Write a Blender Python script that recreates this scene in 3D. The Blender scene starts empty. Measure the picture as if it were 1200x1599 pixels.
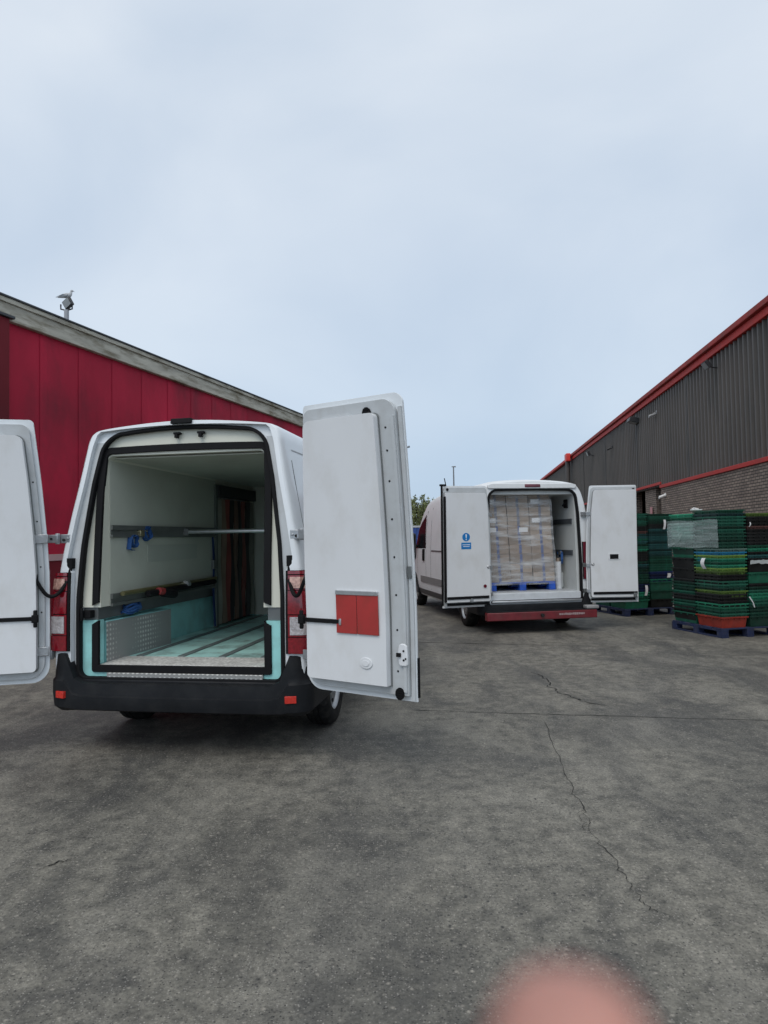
import bpy, bmesh, math, random
from mathutils import Vector, Matrix
R = math.radians
random.seed(7)
scene = bpy.context.scene
COL = scene.collection

# ------------------------------------------------------------------ camera, world, sun, exposure
EYE = 1.63
FPX = 1066.0
PITCH = math.atan(40.0/FPX); HOR = 839.5; ROLL = R(1.0)
cam_d = bpy.data.cameras.new("camera"); cam = bpy.data.objects.new("camera", cam_d); COL.objects.link(cam)
cam_d.sensor_fit = 'VERTICAL'; cam_d.sensor_height = 36.0; cam_d.lens = 24.0
cam.location = (0, 0, EYE); from mathutils import Matrix as _M
cam.rotation_euler = (_M.Rotation(R(90)+PITCH, 3, 'X') @ _M.Rotation(-ROLL, 3, 'Z')).to_euler()
cam_d.clip_start = 0.01; cam_d.clip_end = 2000
cam_d.dof.use_dof = True; cam_d.dof.focus_distance = 8.0; cam_d.dof.aperture_fstop = 6.5
scene.camera = cam
scene.view_settings.view_transform = 'Standard'; scene.view_settings.look = 'None'
scene.view_settings.exposure = 0.0; scene.view_settings.gamma = 1.0
w = bpy.data.worlds.new("World"); scene.world = w; w.use_nodes = True
nt = w.node_tree; nt.nodes.clear()
N = nt.nodes.new; L = nt.links.new
out = N('ShaderNodeOutputWorld'); bg = N('ShaderNodeBackground'); sky = N('ShaderNodeTexSky')
sky.sky_type = 'NISHITA'; sky.sun_disc = False; sky.sun_elevation = R(52); sky.sun_rotation = R(200)
geo = N('ShaderNodeTexCoord'); mp = N('ShaderNodeMapping'); mp.inputs['Scale'].default_value = (1, 1, 1.7)
no = N('ShaderNodeTexNoise'); no.inputs['Scale'].default_value = 2.0; no.inputs['Detail'].default_value = 7; no.inputs['Roughness'].default_value = .45; no.inputs['Distortion'].default_value = .35
cr = N('ShaderNodeValToRGB'); cr.color_ramp.elements[0].position = .3; cr.color_ramp.elements[1].position = .72
cr.color_ramp.elements[0].color = (5.2, 6.35, 7.9, 1); cr.color_ramp.elements[1].color = (7.2, 8.1, 9.2, 1)
sep = N('ShaderNodeSeparateXYZ'); L(geo.outputs['Generated'], sep.inputs[0])
rz = N('ShaderNodeValToRGB')   # overcast brightness by elevation: a little deeper blue low down
rz.color_ramp.elements[0].position = 0.0; rz.color_ramp.elements[0].color = (.90, .96, .99, 1)
rz.color_ramp.elements[1].position = 1.0; rz.color_ramp.elements[1].color = (1.42, 1.28, 1.14, 1)
e = rz.color_ramp.elements.new(.35); e.color = (1.0, 1.0, 1.0, 1)
L(sep.outputs['Z'], rz.inputs[0])
ry = N('ShaderNodeMapRange'); ry.inputs['From Min'].default_value = .3; ry.inputs['From Max'].default_value = -.8
ry.inputs['To Min'].default_value = 1.0; ry.inputs['To Max'].default_value = 1.45
L(sep.outputs['Y'], ry.inputs['Value'])
mul = N('ShaderNodeMixRGB'); mul.blend_type = 'MULTIPLY'; mul.inputs[0].default_value = 1
mul2 = N('ShaderNodeVectorMath'); mul2.operation = 'SCALE'
mix = N('ShaderNodeMixRGB'); mix.inputs[0].default_value = .93
L(geo.outputs['Generated'], mp.inputs[0]); L(mp.outputs[0], no.inputs['Vector']); L(no.outputs['Fac'], cr.inputs[0])
L(cr.outputs[0], mul.inputs[1]); L(rz.outputs[0], mul.inputs[2])
L(mul.outputs[0], mul2.inputs[0]); L(ry.outputs[0], mul2.inputs['Scale'])
L(sky.outputs[0], mix.inputs[1]); L(mul2.outputs[0], mix.inputs[2]); L(mix.outputs[0], bg.inputs[0]); L(bg.outputs[0], out.inputs[0])
bg.inputs['Strength'].default_value = .1
sd = bpy.data.lights.new("sun", 'SUN'); so = bpy.data.objects.new("sun", sd); COL.objects.link(so)
sd.energy = 1.1; sd.angle = R(30); sd.color = (1, .93, .84)
so.rotation_euler = (R(38), 0, R(-20)); so.location = (0, -5, 30)

# ------------------------------------------------------------------ materials
MATS = {}
def mat(name, col, rough=.5, metal=0, var=.12, scale=3., bump=0., bscale=40., spec=None, dirt=None, dscale=1.5, damt=.5, trans=0, emit=None, stretch=None, coat=0):
    if name in MATS: return MATS[name]
    m = bpy.data.materials.new(name); m.use_nodes = True; t = m.node_tree
    b = t.nodes['Principled BSDF']; n = t.nodes.new; l = t.links.new
    tc = n('ShaderNodeTexCoord'); src = tc.outputs['Object']
    if stretch:
        mm = n('ShaderNodeMapping'); mm.inputs['Scale'].default_value = stretch; l(src, mm.inputs[0]); src = mm.outputs[0]
    nz = n('ShaderNodeTexNoise'); nz.inputs['Scale'].default_value = scale; nz.inputs['Detail'].default_value = 6; l(src, nz.inputs['Vector'])
    r = n('ShaderNodeValToRGB'); r.color_ramp.elements[0].position = .3; r.color_ramp.elements[1].position = .7
    r.color_ramp.elements[0].color = tuple(c*(1-var) for c in col)+(1,); r.color_ramp.elements[1].color = tuple(min(1, c*(1+var)) for c in col)+(1,)
    l(nz.outputs['Fac'], r.inputs[0]); c = r.outputs[0]
    if dirt:
        dz = n('ShaderNodeTexNoise'); dz.inputs['Scale'].default_value = dscale; dz.inputs['Detail'].default_value = 9; dz.inputs['Roughness'].default_value = .65
        l(src, dz.inputs['Vector'])
        dr = n('ShaderNodeMapRange'); dr.inputs['From Min'].default_value = .46; dr.inputs['From Max'].default_value = .68; dr.inputs['To Max'].default_value = damt
        l(dz.outputs['Fac'], dr.inputs['Value'])
        mx = n('ShaderNodeMixRGB'); mx.inputs[2].default_value = tuple(dirt)+(1,); l(dr.outputs[0], mx.inputs[0]); l(c, mx.inputs[1]); c = mx.outputs[0]
    l(c, b.inputs['Base Color'])
    b.inputs['Roughness'].default_value = rough; b.inputs['Metallic'].default_value = metal
    if spec is not None: b.inputs['Specular IOR Level'].default_value = spec
    if coat: b.inputs['Coat Weight'].default_value = coat; b.inputs['Coat Roughness'].default_value = .08
    if trans: b.inputs['Transmission Weight'].default_value = trans
    if bump:
        bz = n('ShaderNodeTexNoise'); bz.inputs['Scale'].default_value = bscale; bz.inputs['Detail'].default_value = 4; l(src, bz.inputs['Vector'])
        bp = n('ShaderNodeBump'); bp.inputs['Strength'].default_value = bump; bp.inputs['Distance'].default_value = .01
        l(bz.outputs['Fac'], bp.inputs['Height']); l(bp.outputs[0], b.inputs['Normal'])
    MATS[name] = m; return m

def film_mat(name, amt=.35, tint=(.85, .88, .9), st=(1.0, 1.0, 5), flat=None):
    m = bpy.data.materials.new(name); m.use_nodes = True; t = m.node_tree; n = t.nodes.new; l = t.links.new
    t.nodes.clear(); o = n('ShaderNodeOutputMaterial'); tr = n('ShaderNodeBsdfTransparent'); gl = n('ShaderNodeBsdfPrincipled')
    gl.inputs['Base Color'].default_value = tint+(1,); gl.inputs['Roughness'].default_value = .25
    tc = n('ShaderNodeTexCoord'); mm = n('ShaderNodeMapping'); mm.inputs['Scale'].default_value = st; mm.inputs['Rotation'].default_value = (R(4), R(6), 0)
    nz = n('ShaderNodeTexNoise'); nz.inputs['Scale'].default_value = 2.5; nz.inputs['Detail'].default_value = 5
    l(tc.outputs['Object'], mm.inputs[0]); l(mm.outputs[0], nz.inputs[0])
    mr = n('ShaderNodeMapRange'); mr.inputs['From Min'].default_value = .42; mr.inputs['From Max'].default_value = .75
    mr.inputs['To Min'].default_value = amt*.35; mr.inputs['To Max'].default_value = min(1, amt*2.2); l(nz.outputs['Fac'], mr.inputs['Value'])
    bp = n('ShaderNodeBump'); bp.inputs['Strength'].default_value = .6; bp.inputs['Distance'].default_value = .01; l(nz.outputs['Fac'], bp.inputs['Height']); l(bp.outputs[0], gl.inputs['Normal'])
    if flat: mr.inputs['To Min'].default_value, mr.inputs['To Max'].default_value = flat; bp.inputs['Strength'].default_value = .15
    mx = n('ShaderNodeMixShader'); l(mr.outputs[0], mx.inputs[0]); l(tr.outputs[0], mx.inputs[1]); l(gl.outputs[0], mx.inputs[2]); l(mx.outputs[0], o.inputs[0])
    return m

WHITE = mat('van_white_paint', (.72, .75, .77), .28, var=.02, dirt=(.42, .42, .40), dscale=2.2, damt=.16, coat=.4)
WHITE2 = mat('van_white_paint_dusty', (.70, .72, .73), .42, var=.02, dirt=(.45, .44, .41), dscale=2.6, damt=.2, coat=.05)
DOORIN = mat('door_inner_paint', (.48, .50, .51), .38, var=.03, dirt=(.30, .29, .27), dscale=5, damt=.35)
LINER = mat('white_liner_panel', (.68, .69, .70), .42, var=.025, scale=1.5, dirt=(.48, .46, .42), dscale=3.5, damt=.30, stretch=(1,1,.6), bump=.12, bscale=3)
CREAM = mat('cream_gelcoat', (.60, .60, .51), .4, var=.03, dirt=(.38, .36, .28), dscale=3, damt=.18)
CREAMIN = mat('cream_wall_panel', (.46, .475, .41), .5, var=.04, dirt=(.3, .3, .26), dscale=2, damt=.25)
MINT = mat('mint_gelcoat', (.32, .68, .66), .38, var=.05, dirt=(.16, .22, .20), dscale=4, damt=.4)
MINTF = mat('mint_floor', (.42, .72, .68), .42, var=.08, dirt=(.12, .14, .13), dscale=5, damt=.7)
SEAL = mat('black_rubber', (.008, .008, .009), .7, var=.2, spec=.15)
PLAST = mat('black_plastic', (.011, .012, .014), .5, var=.15, bump=.15, bscale=300, dirt=(.03, .03, .03), dscale=5, damt=.4, spec=.15)
DARK = mat('underbody_dark', (.012, .012, .012), .8, var=.2)
TYRE = mat('tyre_rubber', (.010, .010, .010), .8, var=.2, spec=.2, dirt=(.05, .045, .04), dscale=10, damt=.6)
STEEL = mat('galvanised_steel', (.40, .41, .42), .38, metal=.8, var=.12, scale=12, bump=.2, bscale=60)
RIM = mat('wheel_rim_silver', (.32, .33, .34), .35, metal=.7, var=.1)
ALU = mat('aluminium_trim', (.55, .56, .57), .35, metal=.9, var=.08, scale=15)
GREYM = mat('grey_metal_plate', (.16, .17, .17), .45, metal=.5, var=.15)
REDLENS = mat('red_lens', (.19, .005, .012), .12, var=.25, scale=60, coat=.6)
CLEARLENS = mat('clear_lens', (.50,.46,.46), .15, var=.25, scale=45, bump=.4, bscale=80, metal=.4)
AMBERLENS = mat('amber_lens', (.50, .30, .24), .15, var=.4, scale=50, metal=.4)
DARKRED = mat('dark_red_lens', (.12, .008, .02), .15, var=.15, coat=.5)
GLASS = mat('dark_window_glass', (.008, .010, .012), .25, var=.05, spec=.12)
REDFLAP = mat('red_rubber_flap', (.37, .028, .025), .5, var=.1, dirt=(.24, .03, .02), dscale=7, damt=.5)
BLUESTRAP = mat('blue_webbing', (.015, .07, .22), .7, var=.2, scale=40)
BLUEPAL = mat('blue_pallet_paint', (.012, .035, .21), .65, var=.3, scale=10, dirt=(.02, .02, .04), dscale=8, damt=.7)
BLUEPAL2 = mat('bright_blue_pallet_paint', (.015, .08, .42), .6, var=.25, scale=10)
NAVYPAL = mat('navy_pallet_paint', (.012, .022, .07), .65, var=.3, scale=10, dirt=(.05, .05, .06), dscale=8, damt=.6)

def treadplate():
    m = bpy.data.materials.new('treadplate'); m.use_nodes = True; t = m.node_tree; n = t.nodes.new; l = t.links.new; b = t.nodes['Principled BSDF']
    tc = n('ShaderNodeTexCoord'); vr = n('ShaderNodeTexVoronoi'); vr.inputs['Scale'].default_value = 26; vr.inputs['Randomness'].default_value = .12
    l(tc.outputs['Object'], vr.inputs['Vector'])
    rp = n('ShaderNodeMapRange'); rp.inputs['From Min'].default_value = .15; rp.inputs['From Max'].default_value = .38; rp.inputs['To Min'].default_value = 1; rp.inputs['To Max'].default_value = 0
    l(vr.outputs['Distance'], rp.inputs['Value']); bp = n('ShaderNodeBump'); bp.inputs['Strength'].default_value = .45; bp.inputs['Distance'].default_value = .006
    l(rp.outputs[0], bp.inputs['Height']); l(bp.outputs[0], b.inputs['Normal'])
    cr = n('ShaderNodeValToRGB'); cr.color_ramp.elements[0].color = (.30, .30, .29, 1); cr.color_ramp.elements[1].color = (.66, .65, .62, 1)
    l(rp.outputs[0], cr.inputs[0]); l(cr.outputs[0], b.inputs['Base Color'])
    b.inputs['Metallic'].default_value = .25; b.inputs['Roughness'].default_value = .42
    return m
TREAD = treadplate()

# ------------------------------------------------------------------ mesh helpers
class MB:
    def __init__(s): s.v = []; s.f = []; s.m = []; s.cur = 0
    def add(s, vs, fs):
        o = len(s.v); s.v += [tuple(v) for v in vs]; s.f += [tuple(i+o for i in f) for f in fs]; s.m += [s.cur]*len(fs); return s
    def box(s, x0, x1, y0, y1, z0, z1):
        return s.add([(x0,y0,z0),(x1,y0,z0),(x1,y1,z0),(x0,y1,z0),(x0,y0,z1),(x1,y0,z1),(x1,y1,z1),(x0,y1,z1)],
                     [(0,3,2,1),(4,5,6,7),(0,1,5,4),(1,2,6,5),(2,3,7,6),(3,0,4,7)])
    def tube(s, pts, r, n=8, cap=True):
        pts = [Vector(p) for p in pts]; rs = r if isinstance(r, (list, tuple)) else [r]*len(pts)
        vs = []; fs = []; up = Vector((0,0,1))
        prev = None
        for i, p in enumerate(pts):
            a = pts[max(i-1,0)]; b = pts[min(i+1,len(pts)-1)]; d = (b-a).normalized()
            if prev is None:
                ref = up if abs(d.z) < .9 else Vector((1,0,0)); u = d.cross(ref).normalized()
            else: u = (prev - d*prev.dot(d)).normalized()
            prev = u; w_ = d.cross(u)
            for k in range(n):
                t = 2*math.pi*k/n; vs.append(p+(u*math.cos(t)+w_*math.sin(t))*rs[i])
        for i in range(len(pts)-1):
            for k in range(n):
                k2 = (k+1) % n; fs.append((i*n+k, i*n+k2, (i+1)*n+k2, (i+1)*n+k))
        if cap: fs.append(tuple(range(n-1,-1,-1))); fs.append(tuple((len(pts)-1)*n+k for k in range(n)))
        return s.add(vs, fs)
    def ribbon(s, pts, width, th, side=(1,0,0)):   # flat strap along pts
        pts = [Vector(p) for p in pts]; sd_ = Vector(side).normalized(); vs = []; fs = []
        for i, p in enumerate(pts):
            a = pts[max(i-1,0)]; b = pts[min(i+1,len(pts)-1)]; d = (b-a).normalized(); nn = d.cross(sd_).normalized()
            for u, q in ((-1,-1),(1,-1),(1,1),(-1,1)): vs.append(p+sd_*u*width/2+nn*q*th/2)
        m = len(pts)
        for i in range(m-1):
            for k in range(4):
                k2 = (k+1) % 4; fs.append((i*4+k, i*4+k2, (i+1)*4+k2, (i+1)*4+k))
        fs += [(3,2,1,0), ((m-1)*4,(m-1)*4+1,(m-1)*4+2,(m-1)*4+3)]
        return s.add(vs, fs)
    def lathe(s, prof, axis='x', n=32, c=(0,0,0)):   # prof (axial, r)
        vs = []; fs = []; m = len(prof)
        for k in range(n):
            t = 2*math.pi*k/n
            for a, r in prof:
                p = (a, r*math.cos(t), r*math.sin(t)) if axis == 'x' else ((r*math.cos(t), a, r*math.sin(t)) if axis == 'y' else (r*math.cos(t), r*math.sin(t), a))
                vs.append((p[0]+c[0], p[1]+c[1], p[2]+c[2]))
        for k in range(n):
            k2 = (k+1) % n
            for j in range(m-1): fs.append((k*m+j, k*m+j+1, k2*m+j+1, k2*m+j))
        return s.add(vs, fs)
    def prism(s, poly, a0, a1, plane='xz'):
        n = len(poly); vs = []
        for a in (a0, a1):
            for p, q in poly:
                vs.append((p, a, q) if plane == 'xz' else ((a, p, q) if plane == 'yz' else (p, q, a)))
        fs = [tuple(range(n-1,-1,-1)), tuple(range(n, 2*n))]+[(i, (i+1) % n, n+(i+1) % n, n+i) for i in range(n)]
        return s.add(vs, fs)
    def slab(s, rows, y0, y1, nx=1):   # rows: (z, xa, xb) bottom to top; closed solid between y0 and y1
        m = len(rows); vs = []; fs = []; c = nx+1
        for y in (y0, y1):
            for z, xa, xb in rows:
                for i in range(c): vs.append((xa+(xb-xa)*i/nx, y, z))
        o = m*c
        for j in range(m-1):
            for i in range(nx):
                a = j*c+i; fs.append((a, a+1, a+c+1, a+c)); fs.append((o+a, o+a+c, o+a+c+1, o+a+1))
            a = j*c; fs.append((a, a+c, o+a+c, o+a)); a = j*c+nx; fs.append((a, o+a, o+a+c, a+c))
        for i in range(nx):
            fs.append((i, o+i, o+i+1, i+1)); a = (m-1)*c+i; fs.append((a, a+1, o+a+1, o+a))
        return s.add(vs, fs)
    def map(s, fn): s.v = [tuple(fn(*v)) for v in s.v]; return s

def fixn(me):
    bm = bmesh.new(); bm.from_mesh(me); bmesh.ops.delete(bm, geom=[v for v in bm.verts if not v.link_faces], context='VERTS'); bmesh.ops.recalc_face_normals(bm, faces=bm.faces); bm.to_mesh(me); bm.free()
def tag(o, label=None, cat=None, group=None, kind=None):
    if label: o['label'] = label
    if cat: o['category'] = cat
    if group: o['group'] = group
    if kind: o['kind'] = kind
    return o
def obj(name, mb, m, parent=None, bevel=0, loc=None, rotz=None, sharp=35, smooth=True, seg=2):
    me = bpy.data.meshes.new(name); me.from_pydata(mb.v, [], mb.f); me.update()
    if any(mb.m): me.polygons.foreach_set('material_index', mb.m)
    fixn(me)
    for mm in (m if isinstance(m, (list, tuple)) else [m]): me.materials.append(mm)
    o = bpy.data.objects.new(name, me); COL.objects.link(o)
    if smooth: me.shade_smooth(); me.set_sharp_from_angle(angle=R(sharp))
    if bevel:
        b = o.modifiers.new('b', 'BEVEL'); b.width = bevel; b.segments = seg; b.limit_method = 'ANGLE'; b.angle_limit = R(sharp)
    if parent: o.parent = parent
    if loc: o.location = loc
    if rotz is not None: o.rotation_euler = (0, 0, rotz)
    return o
def empty(name, loc, rz=0, **k):
    o = bpy.data.objects.new(name, None); COL.objects.link(o); o.location = loc; o.rotation_euler = (0,0,rz); o.empty_display_size = .2
    tag(o, **k); return o
def cut(o, cutters, op='DIFFERENCE'):
    tmp = []
    for mb in cutters:
        me = bpy.data.meshes.new('tmp'); me.from_pydata(mb.v, [], mb.f); me.update(); fixn(me)
        c = bpy.data.objects.new('tmp', me); COL.objects.link(c); tmp.append(c)
        c.parent = o.parent; c.location = o.location; c.rotation_euler = o.rotation_euler
        md = o.modifiers.new('c', 'BOOLEAN'); md.operation = op; md.solver = 'EXACT'; md.object = c
    bpy.context.view_layer.update()
    dg = bpy.context.evaluated_depsgraph_get()
    me2 = bpy.data.meshes.new_from_object(o.evaluated_get(dg)); o.modifiers.clear()
    old = o.data; o.data = me2; bpy.data.meshes.remove(old)
    for c in tmp: bpy.data.objects.remove(c)
    me2.shade_smooth(); me2.set_sharp_from_angle(angle=R(35))
    return o
def crom(pts, n):
    out_ = []; P = [Vector(p) for p in pts]; m = len(P)
    for i in range(m-1):
        p0 = P[max(i-1,0)]; p1 = P[i]; p2 = P[i+1]; p3 = P[min(i+2,m-1)]
        for k in range(n):
            t = k/n; out_.append(.5*((2*p1)+(p2-p0)*t+(2*p0-5*p1+4*p2-p3)*t*t+(3*p1-p0-3*p2+p3)*t**3))
    out_.append(P[-1]); return out_
def interp(tab, x):
    if x <= tab[0][0]: return tab[0][1]
    for (a, b), (c, d) in zip(tab, tab[1:]):
        if x <= c: return b+(d-b)*(x-a)/(c-a)
    return tab[-1][1]
def text_obj(txt, size, m, parent, loc, rot, ext=.002, name='lettering'):
    c = bpy.data.curves.new('t', 'FONT'); c.body = txt; c.size = size; c.extrude = ext; c.align_x = 'CENTER'; c.align_y = 'CENTER'
    t = bpy.data.objects.new('t', c); COL.objects.link(t); bpy.context.view_layer.update()
    me = bpy.data.meshes.new_from_object(t.evaluated_get(bpy.context.evaluated_depsgraph_get())); bpy.data.objects.remove(t)
    me.materials.clear(); me.materials.append(m)
    o = bpy.data.objects.new(name, me); COL.objects.link(o)
    if parent: o.parent = parent
    o.location = loc; o.rotation_euler = rot; return o
def unroll(px, py): dx, dy = px-600, py-799.5; return 600+dx*math.cos(ROLL)-dy*math.sin(ROLL), 799.5+dy*math.cos(ROLL)+dx*math.sin(ROLL)
def gpt(px, py):   # plan survey: ground point under a photo pixel
    px, py = unroll(px, py); d = EYE*FPX/(py-HOR); return ((px-600)/FPX*d, d)

# ------------------------------------------------------------------ ground
def ground_mat():
    m = bpy.data.materials.new('worn_concrete_yard'); m.use_nodes = True; t = m.node_tree; n = t.nodes.new; l = t.links.new; b = t.nodes['Principled BSDF']
    tc = n('ShaderNodeTexCoord')
    def noise(sc, det=6, ro=.6, off=(0,0,0), stretch=(1,1,1), rot=0, dist=0):
        mm = n('ShaderNodeMapping'); mm.inputs['Location'].default_value = off; mm.inputs['Scale'].default_value = stretch; mm.inputs['Rotation'].default_value = (0,0,rot)
        l(tc.outputs['Object'], mm.inputs[0]); z = n('ShaderNodeTexNoise'); z.inputs['Scale'].default_value = sc; z.inputs['Detail'].default_value = det
        z.inputs['Roughness'].default_value = ro; z.inputs['Distortion'].default_value = dist; l(mm.outputs[0], z.inputs['Vector']); return z.outputs['Fac']
    def rng(v, a, b_, c=0, d=1):
        r = n('ShaderNodeMapRange'); r.inputs['From Min'].default_value = a; r.inputs['From Max'].default_value = b_; r.inputs['To Min'].default_value = c; r.inputs['To Max'].default_value = d; l(v, r.inputs['Value']); return r.outputs[0]
    def mixc(f, c1, c2, mode='MIX'):
        x = n('ShaderNodeMixRGB'); x.blend_type = mode
        if isinstance(f, float): x.inputs[0].default_value = f
        else: l(f, x.inputs[0])
        for i, c in ((1, c1), (2, c2)):
            if isinstance(c, tuple): x.inputs[i].default_value = c+(1,)
            else: l(c, x.inputs[i])
        return x.outputs[0]
    fine = noise(60, 6, .75); mid = noise(9, 8, .65); big = noise(.55, 6, .6, dist=.6); big2 = noise(1.3, 7, .62, off=(7,3,0), stretch=(1,.45,1), rot=.5, dist=.8)
    str_ = noise(1.1, 8, .7, off=(2,9,0), stretch=(1.5,.8,1), rot=-.5, dist=.5)
    c = mixc(rng(mid, .3, .72), (.056, .054, .047), (.215, .202, .168))
    c = mixc(rng(big, .42, .64), c, (.040, .040, .039)) if False else mixc(rng(big, .47, .60, 0, .62), c, (.046, .045, .041))
    c = mixc(rng(big2, .50, .62, 0, .6), c, (.038, .038, .037))
    c = mixc(rng(str_, .50, .70, 0, .6), c, (.235, .222, .188))
    # stone grains and pits
    vo = n('ShaderNodeTexVoronoi'); vo.inputs['Scale'].default_value = 95; l(tc.outputs['Object'], vo.inputs['Vector'])
    grain = rng(vo.outputs['Distance'], .1, .45, 1, 0); 
    sel = n('ShaderNodeSeparateColor'); l(vo.outputs['Color'], sel.inputs[0])
    pick = rng(sel.outputs[0], .62, .66); pickd = rng(sel.outputs[1], .70, .74)
    mlt = n('ShaderNodeMath'); mlt.operation = 'MULTIPLY'; l(grain, mlt.inputs[0]); l(pick, mlt.inputs[1])
    mlt2 = n('ShaderNodeMath'); mlt2.operation = 'MULTIPLY'; l(grain, mlt2.inputs[0]); l(pickd, mlt2.inputs[1])
    ms = n('ShaderNodeMath'); ms.operation = 'MULTIPLY'; l(mlt.outputs[0], ms.inputs[0]); ms.inputs[1].default_value = .75
    c = mixc(ms.outputs[0], c, (.32, .30, .27)); c = mixc(mlt2.outputs[0], c, (.016, .016, .017))
    vp = n('ShaderNodeTexVoronoi'); vp.inputs['Scale'].default_value = 32; l(tc.outputs['Object'], vp.inputs['Vector']); sp = n('ShaderNodeSeparateColor'); l(vp.outputs['Color'], sp.inputs[0])
    pm = n('ShaderNodeMath'); pm.operation = 'MULTIPLY'; l(rng(vp.outputs['Distance'], .16, .30, 1, 0), pm.inputs[0]); l(rng(sp.outputs[0], .72, .76), pm.inputs[1])
    pm2 = n('ShaderNodeMath'); pm2.operation = 'MULTIPLY'; l(pm.outputs[0], pm2.inputs[0]); l(rng(noise(.8, 4, .6, off=(4,1,0)), .4, .6, .25, .9), pm2.inputs[1])
    c = mixc(pm2.outputs[0], c, (.022, .022, .022))
    pl = n('ShaderNodeMath'); pl.operation = 'MULTIPLY'; l(rng(vp.outputs['Distance'], .12, .34, 1, 0), pl.inputs[0]); l(rng(sp.outputs[1], .80, .84, 0, .6), pl.inputs[1])
    c = mixc(pl.outputs[0], c, (.30, .275, .235))
    c = mixc(rng(fine, .3, .7, 0, 1), mixc(1.0, c, (.5, .5, .5), 'MULTIPLY'), mixc(1.0, c, (1.6, 1.6, 1.6), 'MULTIPLY'))
    l(c, b.inputs['Base Color'])
    l(rng(big, .35, .7, .82, .62), b.inputs['Roughness'])
    ad = n('ShaderNodeMath'); ad.operation = 'ADD'; l(fine, ad.inputs[0]); l(mlt.outputs[0], ad.inputs[1])
    ad2 = n('ShaderNodeMath'); ad2.operation = 'SUBTRACT'; l(ad.outputs[0], ad2.inputs[0]); l(mlt2.outputs[0], ad2.inputs[1])
    bp = n('ShaderNodeBump'); bp.inputs['Strength'].default_value = .55; bp.inputs['Distance'].default_value = .006; l(ad2.outputs[0], bp.inputs['Height']); l(bp.outputs[0], b.inputs['Normal'])
    return m
GM = ground_mat()
g = MB(); g.add([(-400,-60,0),(400,-60,0),(400,700,0),(-400,700,0)], [(0,1,2,3)])
tag(obj('ground', g, GM, smooth=False), kind='structure')
CRACK = mat('crack_dirt', (.012, .012, .011), .9, var=.4, scale=20)
def crack(pxs, wd, name, jag=.012, sub=9, z=.004, seed=1):
    rn = random.Random(seed); P = [Vector(gpt(*p)) for p in pxs]; pts = []
    for a, b in zip(P, P[1:]):
        for k in range(sub): pts.append(a.lerp(b, k/sub)+Vector((rn.gauss(0,1), rn.gauss(0,1)))*jag*(0 if k == 0 else 1))
    pts.append(P[-1]); mb = MB(); vs = []
    for i, p in enumerate(pts):
        d = (pts[min(i+1,len(pts)-1)]-pts[max(i-1,0)]).normalized(); nn = Vector((-d.y, d.x)); ww = wd*rn.uniform(.35,1.3)*(.2 if i in (0,len(pts)-1) else 1)
        vs += [(p.x+nn.x*ww, p.y+nn.y*ww, z), (p.x-nn.x*ww, p.y-nn.y*ww, z)]
    mb.add(vs, [(2*i, 2*i+1, 2*i+3, 2*i+2) for i in range(len(pts)-1)])
    tag(obj(name, mb, CRACK, smooth=False), kind='structure')
crack([(848,1124),(872,1185),(905,1250),(925,1300),(958,1340),(975,1368),(990,1395),(1018,1414)], .0022, 'ground_crack', .009, seed=2)
crack([(828,1048),(852,1058),(860,1072),(880,1082),(905,1092),(945,1100)], .0065, 'ground_crack', .02, seed=3)
crack([(905,1250),(900,1268),(912,1290)], .0015, 'ground_crack', seed=5)
crack([(640,1106),(760,1110),(900,1114),(1200,1122),(1500,1132)], .005, 'ground_joint', .006, 8, seed=6)
crack([(1000,1010),(700,1003),(560,1000)], .008, 'ground_joint', .004, 8, seed=8)
crack([(80,1345),(100,1338),(118,1336)], .004, 'ground_crack', seed=9)

# ------------------------------------------------------------------ buildings
def wallmap(m_, tc, n, l):
    pass
def brick_mat():
    m = bpy.data.materials.new('brown_brick'); m.use_nodes = True; t = m.node_tree; n = t.nodes.new; l = t.links.new; b = t.nodes['Principled BSDF']
    tc = n('ShaderNodeTexCoord'); s = n('ShaderNodeSeparateXYZ'); c = n('ShaderNodeCombineXYZ'); ad = n('ShaderNodeMath'); ad.operation = 'ADD'
    l(tc.outputs['Object'], s.inputs[0]); l(s.outputs[0], ad.inputs[0]); l(s.outputs[1], ad.inputs[1]); l(ad.outputs[0], c.inputs[0]); l(s.outputs[2], c.inputs[1])
    br = n('ShaderNodeTexBrick'); br.inputs['Scale'].default_value = 1; br.inputs['Brick Width'].default_value = .225; br.inputs['Row Height'].default_value = .076
    br.inputs['Mortar Size'].default_value = .012; br.inputs['Color1'].default_value = (.31,.245,.195,1); br.inputs['Color2'].default_value = (.20,.155,.125,1); br.inputs['Mortar'].default_value = (.035,.031,.028,1)
    br.inputs['Mortar Smooth'].default_value = .3
    l(c.outputs[0], br.inputs['Vector'])
    nz = n('ShaderNodeTexNoise'); nz.inputs['Scale'].default_value = 1.1; nz.inputs['Detail'].default_value = 6; l(tc.outputs['Object'], nz.inputs[0])
    mr = n('ShaderNodeMapRange'); mr.inputs['To Min'].default_value = .7; mr.inputs['To Max'].default_value = 1.25; l(nz.outputs['Fac'], mr.inputs['Value'])
    vm = n('ShaderNodeVectorMath'); vm.operation = 'SCALE'; l(br.outputs['Color'], vm.inputs[0]); l(mr.outputs[0], vm.inputs['Scale']); l(vm.outputs[0], b.inputs['Base Color'])
    b.inputs['Roughness'].default_value = .9
    bp = n('ShaderNodeBump'); bp.inputs['Strength'].default_value = .7; bp.inputs['Distance'].default_value = .01; bp.invert = True; l(br.outputs['Fac'], bp.inputs['Height']); l(bp.outputs[0], b.inputs['Normal'])
    return m
BRICK = brick_mat()
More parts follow.
